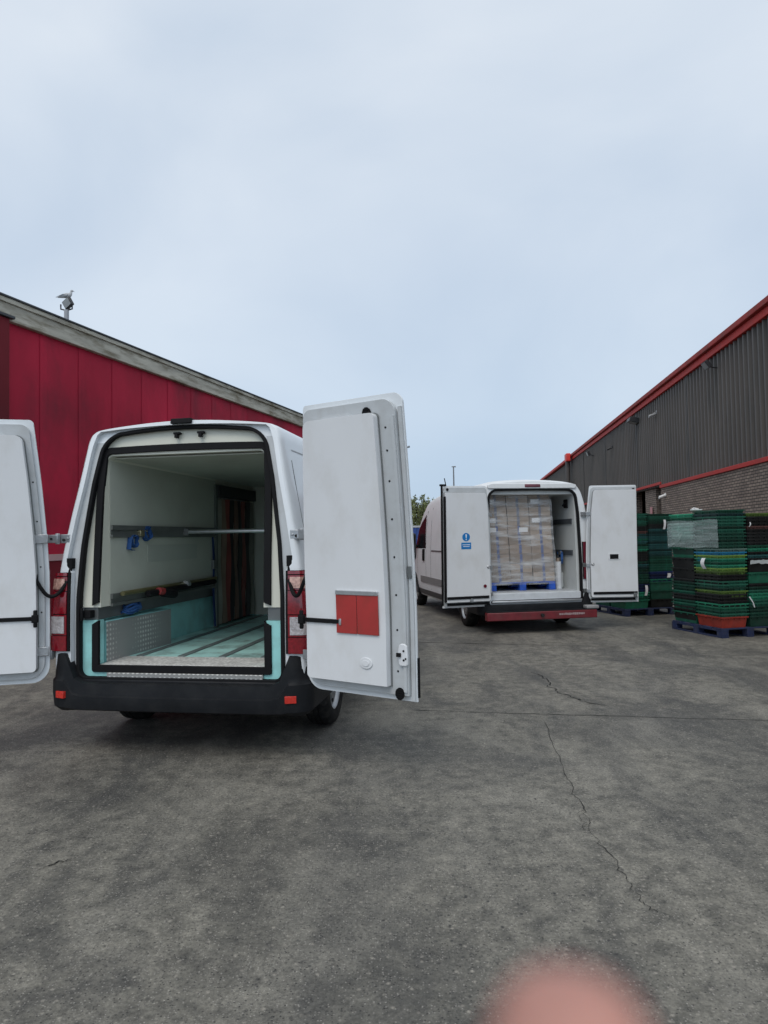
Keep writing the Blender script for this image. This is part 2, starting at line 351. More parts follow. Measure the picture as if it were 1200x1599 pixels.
CLAD = mat('brown_cladding', (.088, .076, .066), .6, var=.18, scale=.6, dirt=(.030, .032, .030), dscale=1.2, damt=.6, stretch=(1,1,.25))
REDTRIM = mat('red_trim_paint', (.46, .028, .020), .6, spec=.25, var=.12, scale=2, dirt=(.22, .03, .025), dscale=2, damt=.6)
REDTRIM2 = mat('faded_red_fascia', (.30, .035, .030), .7, spec=.25, var=.15, scale=2, dirt=(.14, .05, .04), dscale=3, damt=.7)
def red_wall_mat(name, col, dk):
    m = mat(name, col, .68, spec=.25, var=.30, scale=.7, dirt=dk, dscale=.55, damt=.85, stretch=(1,1,.55), bump=.25, bscale=2.5); return m
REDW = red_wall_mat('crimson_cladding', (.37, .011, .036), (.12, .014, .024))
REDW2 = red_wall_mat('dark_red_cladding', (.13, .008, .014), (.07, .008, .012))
CONC = mat('weathered_fascia', (.43, .41, .345), .85, var=.22, scale=2, dirt=(.13, .105, .06), dscale=2.2, damt=.95, stretch=(.6,1,3.2), bump=.3, bscale=20)
GUT = mat('dark_gutter', (.035, .04, .045), .5, var=.2)
CONC2 = CONC
ROOF = mat('grey_sheet_roof', (.18, .18, .18), .7)

def ribbed(L0, L1, z0, z1, pitch, depth, flat=.5, y=0):   # corrugated sheet running in x, bulging to -y
    vs = []; fs = []; x = L0; pr = []
    while x < L1:
        pr += [(x, 0), (x+pitch*flat, 0), (x+pitch*(flat+.12), -depth), (x+pitch*.80, -depth)]; x += pitch
    pr.append((x, 0)); n_ = len(pr)
    for z in (z0, z1): vs += [(p, y+q, z) for p, q in pr]
    for z in (z1, z0): vs += [(p, y+.08, z) for p, q in pr]
    for r_ in range(4):
        for i in range(n_-1):
            a = r_*n_; b = ((r_+1) % 4)*n_; fs.append((a+i, a+i+1, b+i+1, b+i))
    fs += [tuple(r_*n_ for r_ in range(4)), tuple(r_*n_+n_-1 for r_ in range(3,-1,-1))]
    return MB().add(vs, fs)

# right warehouse: local x runs away from the camera along the wall, local +y is into the building
ang_r = math.atan(132/FPX)
def wall_root(name, X0, Y0, ang, side, **k):
    # local x along wall (away), local -y towards the yard
    return empty(name, (X0, Y0, 0), R(90)-ang, **k)
wr = empty('warehouse', (7.2, 0, 0), R(90)-ang_r, label='long warehouse on the right with brown ribbed cladding over brick and red trim', cat='warehouse')
# local x = distance along the wall, local -y = right (into building), local +y = left (yard). mirror so that bulges face the yard
kx = 1/math.cos(ang_r)
def flip(mb): return mb.map(lambda x, y, z: (x, -y, z))
obj('cladding', flip(ribbed(4, 48.5*kx, 3.36, 6.72, .30, .095, .42)), CLAD, wr, smooth=False)
obj('cladding', flip(ribbed(48.85*kx, 66*kx, 3.36, 6.72, .30, .045, y=.02)), CLAD, wr, smooth=False)
xb = 25.0*kx
obj('brick_wall', flip(MB().box(4, xb, -.12, .25, 0, 3.26)), BRICK, wr)
obj('brick_wall', flip(MB().box(4, 66*kx, 1.9, 2.15, 0, 3.35)), BRICK, wr)
for a, b in ((26.3, 27.9), (30.5, 34), (37, 48.4)):
    obj('brick_pier', flip(MB().box(a*kx, b*kx, .05, .55, 0, 3.40)), BRICK, wr)
obj('brick_pier', flip(MB().box(48.9*kx, 66*kx, .05, .55, 0, 3.40)), BRICK, wr)
for a, b in ((25.05, 26.2), (28.0, 30.4), (34.05, 36.9)):
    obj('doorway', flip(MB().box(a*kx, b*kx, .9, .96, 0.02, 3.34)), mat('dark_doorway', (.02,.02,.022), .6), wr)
tr = MB(); tr.box(4, xb, -.17, .0, 3.265, 3.38); obj('red_trim', flip(tr), REDTRIM, wr, bevel=.01)
obj('red_trim', flip(MB().box(xb+.02, 48.4*kx, -.13, .0, 3.405, 3.505)), REDTRIM, wr, bevel=.01)
obj('gutter', flip(MB().box(4, 48.5*kx, -.26, -.02, 6.86, 7.02)), REDTRIM2, wr, bevel=.02)
obj('fascia', flip(MB().box(4, 48.5*kx, -.16, .05, 6.66, 6.857)), REDTRIM, wr, bevel=.01)
obj('gutter', flip(MB().box(48.9*kx, 66*kx, -.2, .05, 6.8, 7.0)), REDTRIM, wr, bevel=.02)
obj('roof', flip(MB().add([(4,-.1,7.025),(66*kx,-.1,7.025),(66*kx,12,8.6),(4,12,8.6),(4,-.1,6.95),(66*kx,-.1,6.95),(66*kx,12,6.95),(4,12,6.95)],
    [(0,1,2,3),(4,7,6,5),(0,4,5,1),(1,5,6,2),(2,6,7,3),(3,7,4,0)])), ROOF, wr)
obj('end_wall', flip(MB().box(66*kx+.01, 66*kx+.25, 0, 12, 0, 6.94)), BRICK, wr)
obj('end_wall', flip(MB().box(3.75, 3.99, .1, 12, 0, 6.94)), BRICK, wr)
obj('back_wall', flip(MB().box(4, 66*kx, 11.8, 12, 0, 6.94)), BRICK, wr)
h = obj('rain_hopper', flip(MB().box(45.6*kx, 46.5*kx, -.55, -.27, 6.55, 7.08)), mat('bright_red_hopper', (.62,.03,.02), .5), wr, bevel=.04)
obj('downpipe', MB().tube([(46.1*kx, .40, 6.6), (46.1*kx, .40, .2)], .16, 10), mat('brown_pipe', (.07,.06,.055), .5), wr)
sj = MB()
for a in (8.5, 15.2, 21.8, 28.4, 35.0, 41.6):
    obj('sheet_joint', flip(MB().box(a*kx, a*kx+.05, -.108, -.09, 3.36, 6.70)), mat('joint_strip', (.045,.04,.035), .5), wr)
for a in (11.5, 20.4, 23.8): obj('brick_vent', flip(MB().box(a*kx, a*kx+.22, -.135, -.118, .32, .47)), mat('vent_dark', (.04,.035,.03), .8), wr)
# floodlights & small fittings on the warehouse
BLACKM = mat('black_fitting', (.02,.02,.022), .45); LIGHTG = mat('lamp_glass', (.22,.23,.23), .15, var=.1)
def wpt(Y, out_, z):   # a spot on the right wall at depth Y
    return Vector((7.2+.1238*Y, Y, z)) + Vector((-math.cos(ang_r), math.sin(ang_r), 0))*out_
def flood(Y, z, sc, label, arm=.3, tilt=35):
    p = wpt(Y, .05, z); t = empty('wall_floodlight', p, R(180)-ang_r, label=label, cat='floodlight', group='floodlights on the warehouse wall')
    b = MB(); b.tube([(0,0,0),(arm*.5,0,.02),(arm,0,.08)], .02*sc, 8); b.box(-.01,.02,-.06*sc,.06*sc,-.07*sc,.07*sc); obj('bracket', b, BLACKM, t)
    m_ = Matrix.Rotation(R(tilt), 3, 'Y')
    hd = MB().box(-.05*sc,.05*sc,-.17*sc,.17*sc,-.12*sc,.12*sc)
    for k in range(5): hd.box(-.08*sc,-.051*sc,(-.15+k*.07)*sc,(-.135+k*.07)*sc,-.10*sc,.10*sc)
    gl = MB().box(.052*sc,.058*sc,-.15*sc,.15*sc,-.10*sc,.10*sc)
    for q in (hd, gl): q.map(lambda x,y,z: tuple((m_ @ Vector((x,y,z)))+Vector((arm+.03,0,.1))))
    ho = obj('lamp_head', hd, BLACKM, t, bevel=.01); obj('lens', gl, LIGHTG, t)
flood(19.1, 6.25, .95, 'large floodlight on an arm high on the brown cladding, nearest the camera')
flood(28.2, 6.2, 1.6, 'second floodlight along the brown cladding, dark and flat below the gutter', .2, 75)
flood(38.3, 6.05, 1.1, 'farthest floodlight on the brown cladding, above the second van roof', .3, 20)
def wallcam(Y, z, m_, label, s=1):
    p = wpt(Y, .06, z); t = empty('security_camera', p, R(180)-ang_r, label=label, cat='security camera', group='security cameras on the warehouse')
    b = MB(); b.lathe([(0,.0),(0,.07*s),(.03,.07*s),(.03,.0)], 'x', 14); b.tube([(.03,0,0),(.12,0,-.04)], .02*s, 8); obj('bracket', b, m_, t)
    c_ = MB(); c_.lathe([(.06,.0),(.06,.05*s),(.30,.055*s),(.30,.04*s),(.28,.0)], 'x', 14); c_.map(lambda x,y,z: (x, y, z-.05-(x*.35))); obj('camera_body', c_, m_, t)
wallcam(25.4, 6.15, mat('grey_fitting', (.3,.3,.3), .4), 'small grey camera high on the brown cladding between two floodlights')
wallcam(33.3, 5.9, BLACKM, 'small black camera high on the cladding over the far doorways')
wallcam(24.4, 3.05, mat('white_fitting', (.75,.75,.73), .4), 'white security camera at the brick corner below the red trim', 1.0)
# pinkish notice on the brick pier
nb = MB().box(0, .32, 0, .012, 0, .75); nn = obj('wall_notice', nb, mat('pale_pink_notice', (.48,.22,.22), .6), loc=tuple(wpt(26.7, .0, 1.9)), rotz=R(90)-ang_r)
tag(nn, 'small red and white notice on the brick pier between the doorways', 'notice')

# left warehouse
LX, LY = -6.70, 12.02; ang_l = math.atan(.316)
wl = empty('red_warehouse', (LX, LY, 0), R(90)-ang_l, label='long red clad building on the left with a weathered grey fascia along its roof', cat='building')
obj('cladding', ribbed(0, 22, 1.42, 5.62, 1.0, .009, .86).map(lambda x,y,z:(x,y,z)), REDW, wl, smooth=False)
obj('base_trim', MB().box(0, 22, -.05, .04, 1.30, 1.415), mat('pale_pink_trim', (.42,.26,.26), .7), wl)
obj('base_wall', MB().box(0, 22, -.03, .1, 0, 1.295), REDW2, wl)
obj('fascia', MB().box(-6, 22.1, -.10, .06, 5.60, 5.985), CONC, wl, bevel=.012)
obj('drip_edge', MB().box(-6, 22.1, -.135, -.102, 5.905, 5.99), CONC, wl, bevel=.006)
obj('gutter', MB().box(-6, 22.15, -.16, .06, 5.992, 6.03), GUT, wl, bevel=.01)
obj('roof', MB().box(-6, 22.1, .062, 11, 5.75, 6.02), ROOF, wl)
obj('end_wall', MB().box(21.9, 22.1, .101, 11, 0, 5.74), REDW2, wl)
# NOTE local -y of this frame faces the yard (right): mirror children
for ch in list(wl.children):
    pass
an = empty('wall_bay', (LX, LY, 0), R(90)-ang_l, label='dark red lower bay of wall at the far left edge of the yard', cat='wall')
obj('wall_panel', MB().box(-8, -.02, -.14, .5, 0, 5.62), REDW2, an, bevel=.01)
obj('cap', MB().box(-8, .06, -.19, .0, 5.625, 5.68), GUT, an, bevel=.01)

# floodlight mast on the left roof with a gull on it
D0 = 26.0; mx0 = (98-600+5.8)/FPX*D0
def zat(py, d, px=98): return EYE+(HOR-unroll(px, py)[1])/FPX*d
t = empty('floodlight_mast', (mx0, D0, 6.03), 0, label='tall grey mast on the red building carrying one black floodlight', cat='floodlight mast')
ztop = zat(480, D0)-6.03
obj('pole', MB().tube([(0,0,0),(0,0,ztop)], .09, 10), mat('grey_pole', (.28,.29,.31), .5), t)
b = MB(); b.tube([(-.22,0,ztop+.22),(-.22,0,ztop+.04),(-.0,0,ztop-.02),(.22,0,ztop+.04),(.22,0,ztop+.22)], .03, 8); obj('bracket', b, BLACKM, t)
hd = MB().box(-.2,.2,-.07,.07,-.17,.17); gl = MB().box(-.17,.17,-.09,-.075,-.14,.14)
rt = Matrix.Rotation(R(-28), 3, 'Y') @ Matrix.Rotation(R(-25), 3, 'Z')
for q in (hd, gl): q.map(lambda x,y,z: tuple((rt @ Vector((x,y,z)))+Vector((.06,0,ztop+.26))))
obj('lamp_head', hd, BLACKM, t, bevel=.02); obj('lens', gl, LIGHTG, t)
# gull: one skinned body
def skin_obj(name, verts, edges, radii, m_, sub=2, loc=(0,0,0), rotz=0, root=0):
    me = bpy.data.meshes.new(name); me.from_pydata(verts, edges, []); o = bpy.data.objects.new(name, me); COL.objects.link(o)
    s = o.modifiers.new('s', 'SKIN'); s.use_smooth_shade = True
    for i, r_ in enumerate(radii):
        rr = r_ if isinstance(r_, tuple) else (r_, r_); me.skin_vertices[0].data[i].radius = rr
        me.skin_vertices[0].data[i].use_root = (i == root)
    if sub:
        q = o.modifiers.new('u', 'SUBSURF'); q.levels = sub; q.render_levels = sub
    bpy.context.view_layer.update(); me2 = bpy.data.meshes.new_from_object(o.evaluated_get(bpy.context.evaluated_depsgraph_get()))
    o.modifiers.clear(); o.data = me2; me2.materials.clear()
    for mm in (m_ if isinstance(m_, list) else [m_]): me2.materials.append(mm)
    me2.shade_smooth(); o.location = loc; o.rotation_euler = (0,0,rotz); return o
GULLW = mat('gull_white', (.42,.43,.44), .8); GULLG = mat('gull_grey', (.15,.17,.19), .8)
gm = MB(); gm.tube(crom([(-.24,0,.10),(-.17,0,.125),(-.08,0,.155),(.02,0,.18),(.10,0,.205),(.135,0,.25),(.145,0,.30),(.165,0,.335),(.195,0,.33),(.215,0,.322)], 3),
    [q.x for q in crom([(.012,0,0),(.035,0,0),(.062,0,0),(.078,0,0),(.068,0,0),(.045,0,0),(.034,0,0),(.038,0,0),(.028,0,0),(.012,0,0)], 3)], 14)
gm.tube([(.215,0,.322),(.255,0,.312)], [.011,.004], 8); gm.tube([(.01,.03,.13),(.01,.032,0),(.045,.032,-.004)], .007, 6); gm.tube([(.01,-.03,.13),(.01,-.032,0),(.045,-.032,-.004)], .007, 6)
gull = obj('gull', gm, GULLW, None, loc=(mx0-.02, D0, zat(466, D0)), rotz=R(14))
gull.scale = (1.25, 1.25, 1.25)
tag(gull, 'grey and white gull perched on the floodlight above the red building', 'gull')
wg = MB()
for s_ in (-1, 1): wg.add([(.07,s_*.066,.19),(-.08,s_*.062,.20),(-.24,s_*.03,.125),(-.30,s_*.012,.10),(-.16,s_*.052,.135),(.03,s_*.07,.13),
                            (.07,s_*.078,.19),(-.08,s_*.074,.20),(-.24,s_*.042,.125),(-.30,s_*.02,.10),(-.16,s_*.064,.135),(.03,s_*.082,.13)],
                           [(0,1,2,3,4,5),(11,10,9,8,7,6)]+[(i,(i+1)%6,6+(i+1)%6,6+i) for i in range(6)])
obj('wing', wg, GULLG, gull)

# ------------------------------------------------------------------ distance: trees, container, lamp posts
LEAF = mat('leaf_green', (.19,.20,.075), .8, var=.45, scale=.9); BARK = mat('bark', (.08,.06,.045), .9)
LEAF2 = mat('leaf_dark_green', (.14,.16,.06), .8, var=.4, scale=1.2)
def tree(x, y, h, r, seed, label, lm, nm='tall_tree'):
    rn = random.Random(seed); t = empty(nm, (x,y,0), rn.uniform(0,6), label=label, cat='tree', group='trees beyond the yard')
    tk = MB(); tk.tube([(0,0,0),(.1,.05,h*.4),(.0,.1,h*.85)], [.22,.14,.04], 8)
    for k in range(7):
        a = rn.uniform(0,6.28); z = h*rn.uniform(.25,.6); tk.tube([(.05,.05,z),(math.cos(a)*r*.4,math.sin(a)*r*.4,z+h*.2),(math.cos(a)*r*.6,math.sin(a)*r*.6,z+h*.34)], [.07,.04,.015], 6)
    obj('trunk', tk, BARK, t); cr_ = MB()
    spikes = [(rn.gauss(0,r*.42), rn.gauss(0,r*.42), h*rn.uniform(.72,1.0)) for _ in range(26)]
    for (sx, sy, top) in spikes:
        base = h*rn.uniform(.05,.3)
        for k in range(120):
            u = rn.random()**.8; z = base+(top-base)*u; rr = r*.34*(1-u)**.6*rn.uniform(.2,1)+.05; a = rn.uniform(0,6.28)
            p = Vector((sx*(1-.3*u)+rr*math.cos(a), sy*(1-.3*u)+rr*math.sin(a), z)); s_ = rn.uniform(.08,.2)
            d1 = Vector((rn.gauss(0,1),rn.gauss(0,1),rn.gauss(.8,1))).normalized()*s_*1.5; d2 = d1.cross(Vector((rn.gauss(0,1),rn.gauss(0,1),rn.gauss(0,1)))).normalized()*s_*.6
            cr_.add([p-d2, p+d1*.5-d2*.2, p+d1, p+d2], [(0,1,2,3)])
    obj('crown', cr_, lm, t, smooth=False)
k = 0
names = ['tree hidden mostly behind the open door of the near van', 'green spiky tree rising between the near van door and the far van cab', 'green tree over the cab of the far van, nearest its mirror', 'tree behind the roof of the far van cab']
for i, (px, d, hh, r_) in enumerate([(600, 74, 5.3, 2.2), (632, 70, 5.9, 2.0), (652, 68, 5.8, 1.9), (674, 70, 5.6, 1.9), (700, 76, 5.0, 2.2)]):
    tree((px-600)/FPX*d, d, hh, r_, 20+i, ['spiky green tree mostly behind the near van open door', 'tall green tree at the left of the gap between the two vans', 'green tree in the middle of the gap between the two vans', 'green tree rising just behind the cab of the far van', 'lower green tree hidden behind the far van box'][i], LEAF if i % 2 else LEAF2)
def container(x0, x1, y0, y1, h_, m_, label, m2):
    t = empty('shipping_container', ((x0+x1)/2, y0, 0), 0, label=label, cat='container'); hw = (x1-x0)/2
    obj('side', MB().add(*(lambda q: (q.v, q.f))(ribbed(-hw, hw, .15, h_-.15, .28, .04))), m_, t, smooth=False)
    obj('roof', MB().box(-hw, hw+.1, -.06, y1-y0, h_-.14, h_), m2, t); obj('back_wall', MB().box(-hw, hw, .1, y1-y0, .15, h_-.145), m_, t)
    obj('base_rail', MB().box(-hw, hw+.1, -.06, y1-y0, 0, .145), m_, t)
container(.5, 4.3, 52, 54.4, 2.5, mat('blue_container', (.03,.07,.26), .6, var=.2), 'blue container in the far gap between the two vans', mat('pale_container_roof', (.45,.47,.5), .6))
container(-3.6, .1, 54, 56.4, 2.4, mat('red_container', (.22,.03,.03), .6, var=.2), 'red container hidden behind the open door of the near van', mat('pale_container_roof', (.45,.47,.5), .6))
PGREY = mat('lamp_post_grey', (.16,.17,.18), .5)
def post(px, ptop, d, label, hook):
    z = zat(ptop, d, px); t = empty('lamp_post', ((px-600)/FPX*d, d, 0), 0, label=label, cat='lamp post', group='lamp posts beyond the yard')
    obj('pole', MB().tube([(0,0,0),(0,0,z*.5),(0,0,z)], [.10,.08,.055], 10), PGREY, t)
    a = MB()
    if hook: a.tube([(0,0,z-.02),(.12,0,z+.12),(.45,-.1,z+.22)], [.05,.05,.07], 8)
    else: a.tube([(-.16,0,z+.03),(.20,0,z+.03)], [.04,.06], 8)
    obj('lamp_head', a, PGREY, t)
post(710, 729, 60, 'lamp post standing up behind the roof of the far van', False)
post(632, 702, 48, 'lamp post just past the free edge of the near van right door', True)

# ------------------------------------------------------------------ vans
class VanShape:
    def __init__(s, sec, top, wid, zb, lean, length):
        s.sec = crom([(a, 0, z) for a, z in sec], 4); s.top = top; s.wid = wid; s.zb = zb; s.lean = lean; s.len = length; s.zt = sec[-1][1]
    def section(s, y):
        t_ = interp(s.top, y); wd = interp(s.wid, y); k = (t_-s.zb)/(s.zt-s.zb); o = []
        for p in s.sec:
            z = p.z if p.z < s.zb else s.zb+(p.z-s.zb)*k
            a = p.x
            o.append((a*wd, z))
        return o
    def yy(s, y, z): return y+s.lean(z)*max(0, 1-y/1.2)
    def solid(s, ys):
        mb = MB(); ring = []
        for y in ys:
            sc_ = s.section(y); full = [(-a, z) for a, z in sc_]+[(a, z) for a, z in reversed(sc_[:-1])]
            ring.append([(a, s.yy(y, z), z) for a, z in full])
        n_ = len(ring[0]); vs = [v for r_ in ring for v in r_]; fs = []
        for i in range(len(ys)-1):
            for k in range(n_):
                k2 = (k+1) % n_; fs.append((i*n_+k, i*n_+k2, (i+1)*n_+k2, (i+1)*n_+k))
        m_ = len(s.sec)
        for i_, rev in ((0, False), (len(ys)-1, True)):   # caps as quads across
            o = i_*n_
            for k in range(m_-1):
                a, b = o+k, o+k+1; c_, d_ = o+(n_-1-k), o+(n_-2-k)
                q = (a, b, d_, c_) if b != d_ else (a, b, c_)
                fs.append(q)
        return mb.add(vs, fs)
    def hw(s, y, z):
        sc_ = s.section(y)
        for (a, z0), (b, z1) in zip(sc_, sc_[1:]):
            if z0 <= z <= z1 and z1 > z0: return a+(b-a)*(z-z0)/(z1-z0)
        return sc_[0][0]
    def patch(s, quad, side, off=.004, nu=8, nv=6):   # quad: 4 (y,z) corners, bilinear patch lying on the side skin
        (A, B, C_, D_) = quad; vs = []; fs = []
        for o in (off, -.004):
            for i in range(nu+1):
                for j in range(nv+1):
                    u, v = i/nu, j/nv
                    y = (A[0]*(1-u)+B[0]*u)*(1-v)+(D_[0]*(1-u)+C_[0]*u)*v; z = (A[1]*(1-u)+B[1]*u)*(1-v)+(D_[1]*(1-u)+C_[1]*u)*v
                    vs.append((side*(s.hw(y, z)+o), s.yy(y, z), z))
        m_ = nv+1; N_ = (nu+1)*m_
        for i in range(nu):
            for j in range(nv):
                a = i*m_+j; fs.append((a, a+1, a+m_+1, a+m_)); fs.append((N_+a, N_+a+m_, N_+a+m_+1, N_+a+1))
        for i in range(nu):
            for j in (0, nv): a = i*m_+j; fs.append((a, a+m_, N_+a+m_, N_+a))
        for j in range(nv):
            for i in (0, nu): a = i*m_+j; fs.append((a, a+1, N_+a+1, N_+a))
        return MB().add(vs, fs)
    def line(s, pts, side, wd=.008, off=.0015):   # shut line along (y,z) points
        vs = []; fs = []
        P = []
        for a, b in zip(pts, pts[1:]):
            for k in range(6): P.append((a[0]+(b[0]-a[0])*k/6, a[1]+(b[1]-a[1])*k/6))
        P.append(pts[-1])
        for i, p in enumerate(P):
            q0 = P[max(0,i-1)]; q1 = P[min(len(P)-1,i+1)]; d = Vector((q1[0]-q0[0], q1[1]-q0[1])).normalized(); n_ = (-d.y*wd/2, d.x*wd/2)
            for o in (off, -.003):
                for sg in (1, -1):
                    y, z = p[0]+n_[0]*sg, p[1]+n_[1]*sg; vs.append((side*(s.hw(y,z)+o), s.yy(y,z), z))
        for i in range(len(P)-1):
            a = i*4; b = a+4; fs += [(a,a+1,b+1,b),(a+2,b+2,b+3,a+3),(a,b,b+2,a+2),(a+1,a+3,b+3,b+1)]
        return MB().add(vs, fs)

def wheel(parent, x, y, r, side, w_=.225):
    t = MB(); hw = w_/2
    t.lathe([(-hw+.01,r*.62),(-hw,r*.78),(-hw+.012,r*.93),(-hw+.04,r*.99),(-.03,r),(-.025,r-.008),(-.018,r-.008),(-.012,r),(.012,r),(.018,r-.008),(.025,r-.008),(.03,r),(hw-.04,r*.99),(hw-.012,r*.93),(hw,r*.78),(hw-.01,r*.62),(0,r*.58),(-hw+.01,r*.62)], 'x', 48)
    o = obj('wheel', t, TYRE, parent, loc=(x, y, r), sharp=50)
    m = MB(); f = side
    prof = [(f*(hw-.012),r*.64),(f*(hw-.02),r*.60),(f*(hw-.05),r*.56),(f*(hw-.06),r*.40),(f*(hw-.03),r*.34),(f*(hw-.025),r*.2),(f*(hw-.015),r*.15),(f*(hw-.01),0)]
    m.lathe(prof, 'x', 48); m.cur = 1
    for k in range(10):
        a = 2*math.pi*k/10; c_ = (f*(hw-.048), math.cos(a)*r*.47, math.sin(a)*r*.47)
        m.lathe([(f*.0,.0),(f*.0,.018*r/.34),(f*-.01,.018*r/.34)], 'x', 12, c_)
    m.cur = 2
    for k in range(5):
        a = 2*math.pi*k/5+.3; m.lathe([(f*.012,0),(f*.012,.011),(f*-.01,.012)], 'x', 6, (f*(hw-.028), math.cos(a)*r*.22, math.sin(a)*r*.22))
    obj('rim', m, [RIM, DARK, STEEL], o, sharp=40)

def arch_cut(x_in, y, r): return MB().prism([(y+r*math.cos(t_)*1.0, .34+r*math.sin(t_)) for t_ in [2*math.pi*k/40 for k in range(40)]], x_in, x_in+ (1.0 if x_in > 0 else -1.0), 'yz')

def van_shell(root, S, ys, wheel_y, r, opening, cav_len, paint):
    body = obj('body', S.solid(ys), paint, root)
    cs = []
    for y in wheel_y:
        for sd_ in (-1, 1): cs.append(arch_cut(sd_*.70, y, r+.07))
    oc = opening(0, cav_len); cs += oc if isinstance(oc, list) else [oc]
    cut(body, cs)
    for y in wheel_y:
        for sd_ in (-1, 1):
            # dark liner inside each arch
            n_ = 26; vs = []; fs = []; rr = r+.068
            for k in range(n_+1):
                a = math.pi*1.12*k/n_-.19
                for xx in (.72, .985):
                    vs.append((sd_*xx, y+rr*math.cos(a), .34+rr*math.sin(a)))
                for xx in (.72, .985):
                    vs.append((sd_*xx, y+(rr-.004)*math.cos(a), .34+(rr-.004)*math.sin(a)))
            for k in range(n_):
                a = k*4; b = a+4; fs += [(a,a+1,b+1,b),(a+2,b+2,b+3,a+3),(a+1,a+3,b+3,b+1),(a,b,b+2,a+2)]
            obj('arch_liner', MB().add(vs, fs), DARK, root)
            wheel(root, sd_*(.99-.115), y, r, sd_)
    ub = MB().box(-.70,.70,.25,S.len-.35,.30,.345); ub.tube([(-.85,wheel_y[0],r),(.85,wheel_y[0],r)], .055, 12)
    ub.tube([(-.45,.12,.33),(-.45,1.4,.30)], .04, 10); ub.box(-.3,.3,.35,.9,.24,.31); ub.tube([(-.85,wheel_y[1],r),(.85,wheel_y[1],r)], .05, 12)
    ub.box(-.55,-.48,.05,wheel_y[1],.32,.42); ub.box(.48,.55,.05,wheel_y[1],.32,.42)
    obj('underbody', ub, DARK, root)
    return body

def cab_details(root, S, win, screen, wa):
    for sd_ in (-1, 1):
        obj('side_window', S.patch(win, sd_, .003, 12, 8), GLASS, root)
        obj('mirror', MB().box(sd_*1.16-.12, sd_*1.16+.12, wa[0]-.07, wa[0]+.07, wa[1]-.19, wa[1]+.19), PLAST, root, bevel=.04, seg=3)
        ml = root.children[-1]
        obj('mirror_glass', MB().box(sd_*1.16-.09, sd_*1.16+.09, wa[0]-.076, wa[0]-.071, wa[1]-.15, wa[1]+.15), GLASS, ml)
        obj('mirror_arm', MB().tube([(sd_*.90, wa[0]+.03, wa[1]-.12), (sd_*1.08, wa[0]+.02, wa[1]-.10)], .03, 8), PLAST, root)
    # windscreen: strip of roof skin
    y0, y1 = screen; vs = []; fs = []; nu, nv = 10, 12
    for i in range(nu+1):
        y = y0+(y1-y0)*i/nu; sc_ = S.section(y); zt_ = sc_[-1][1]
        for j in range(nv+1):
            u = -1+2*j/nv; hwid = S.wid and interp(S.wid, y)*(.62+.12*i/nu); a = u*hwid
            # height at that a: walk the section from the crown
            z = zt_
            for (a0, z0), (a1, z1) in zip(sc_, sc_[1:]):
                if min(a0,a1) <= abs(a) <= max(a0,a1) and z0 > S.zb: z = z0+(z1-z0)*((abs(a)-a0)/(a1-a0) if a1 != a0 else 0)
            vs.append((a, y+.004, z+.006))
    for i in range(nu):
        for j in range(nv): a = i*(nv+1)+j; fs.append((a,a+1,a+nv+2,a+nv+1))
    n0 = len(vs); vs += [(x, y-.006, z-.012) for x, y, z in vs]; fs += [tuple(reversed([q+n0 for q in f])) for f in list(fs)]
    obj('windscreen', MB().add(vs, fs), GLASS, root)

def door_rows(hwf, z0, z1, r_bot, r_top, inset, free_in, r_free=.0):
    rows = []; zs = set()
    nseg = 24
    for k in range(nseg+1): zs.add(round(z0+(z1-z0)*k/nseg, 5))
    for k in range(9):
        t_ = k/8*math.pi/2
        if r_bot: zs.add(round(z0+r_bot*(1-math.cos(t_)), 5))
        if r_top: zs.add(round(z1-r_top*(1-math.cos(t_)), 5))
        if r_free: zs.add(round(z1-r_free*k/8, 5))
    for z in sorted(zs):
        a = hwf(z)-inset
        if z < z0+r_bot: a -= r_bot-math.sqrt(max(0, r_bot**2-(z0+r_bot-z)**2))
        if z > z1-r_top: a -= r_top-math.sqrt(max(0, r_top**2-(z-z1+r_top)**2))
        f = free_in
        if r_free and z > z1-r_free: f += (r_free-math.sqrt(max(0, r_free**2-(z-z1+r_free)**2)))
        rows.append((z, f, a))
    return rows

def poly_rows(hwf, z0, z1, rb, rt, inset=0, crown=0.):
    rows = door_rows(hwf, z0+inset, z1-inset, max(.001, rb-inset), max(.001, rt-inset), inset, 0)
    right = [(a, z) for z, f, a in rows]; top = []
    a1, zt_ = right[-1]
    for k in range(1, 12):
        u = 1-2*k/12; top.append((a1*u, zt_+crown*(1-u*u)))
    return right+top+[(-a, z) for a, z in reversed(right)]
def ring(pA, pB, y0, y1, closed=True, zmin=None, zmax=None):
    n_ = len(pA); vs = []; fs = []
    for (a, b) in zip(pA, pB): vs += [(a[0], y0, a[1]), (b[0], y0, b[1]), (b[0], y1, b[1]), (a[0], y1, a[1])]
    for i in range(n_ if closed else n_-1):
        j = (i+1) % n_
        if zmin is not None and (pA[i][1] < zmin or pA[j][1] < zmin): continue
        if zmax is not None and (pA[i][1] > zmax or pA[j][1] > zmax): continue
        for k in range(4):
            k2 = (k+1) % 4; fs.append((i*4+k, i*4+k2, j*4+k2, j*4+k))
    return MB().add(vs, fs)
def lean_mb(mb, lf): return mb.map(lambda x, y, z: (x, y+lf(z)*max(0, 1-max(0,y)/1.2), z))

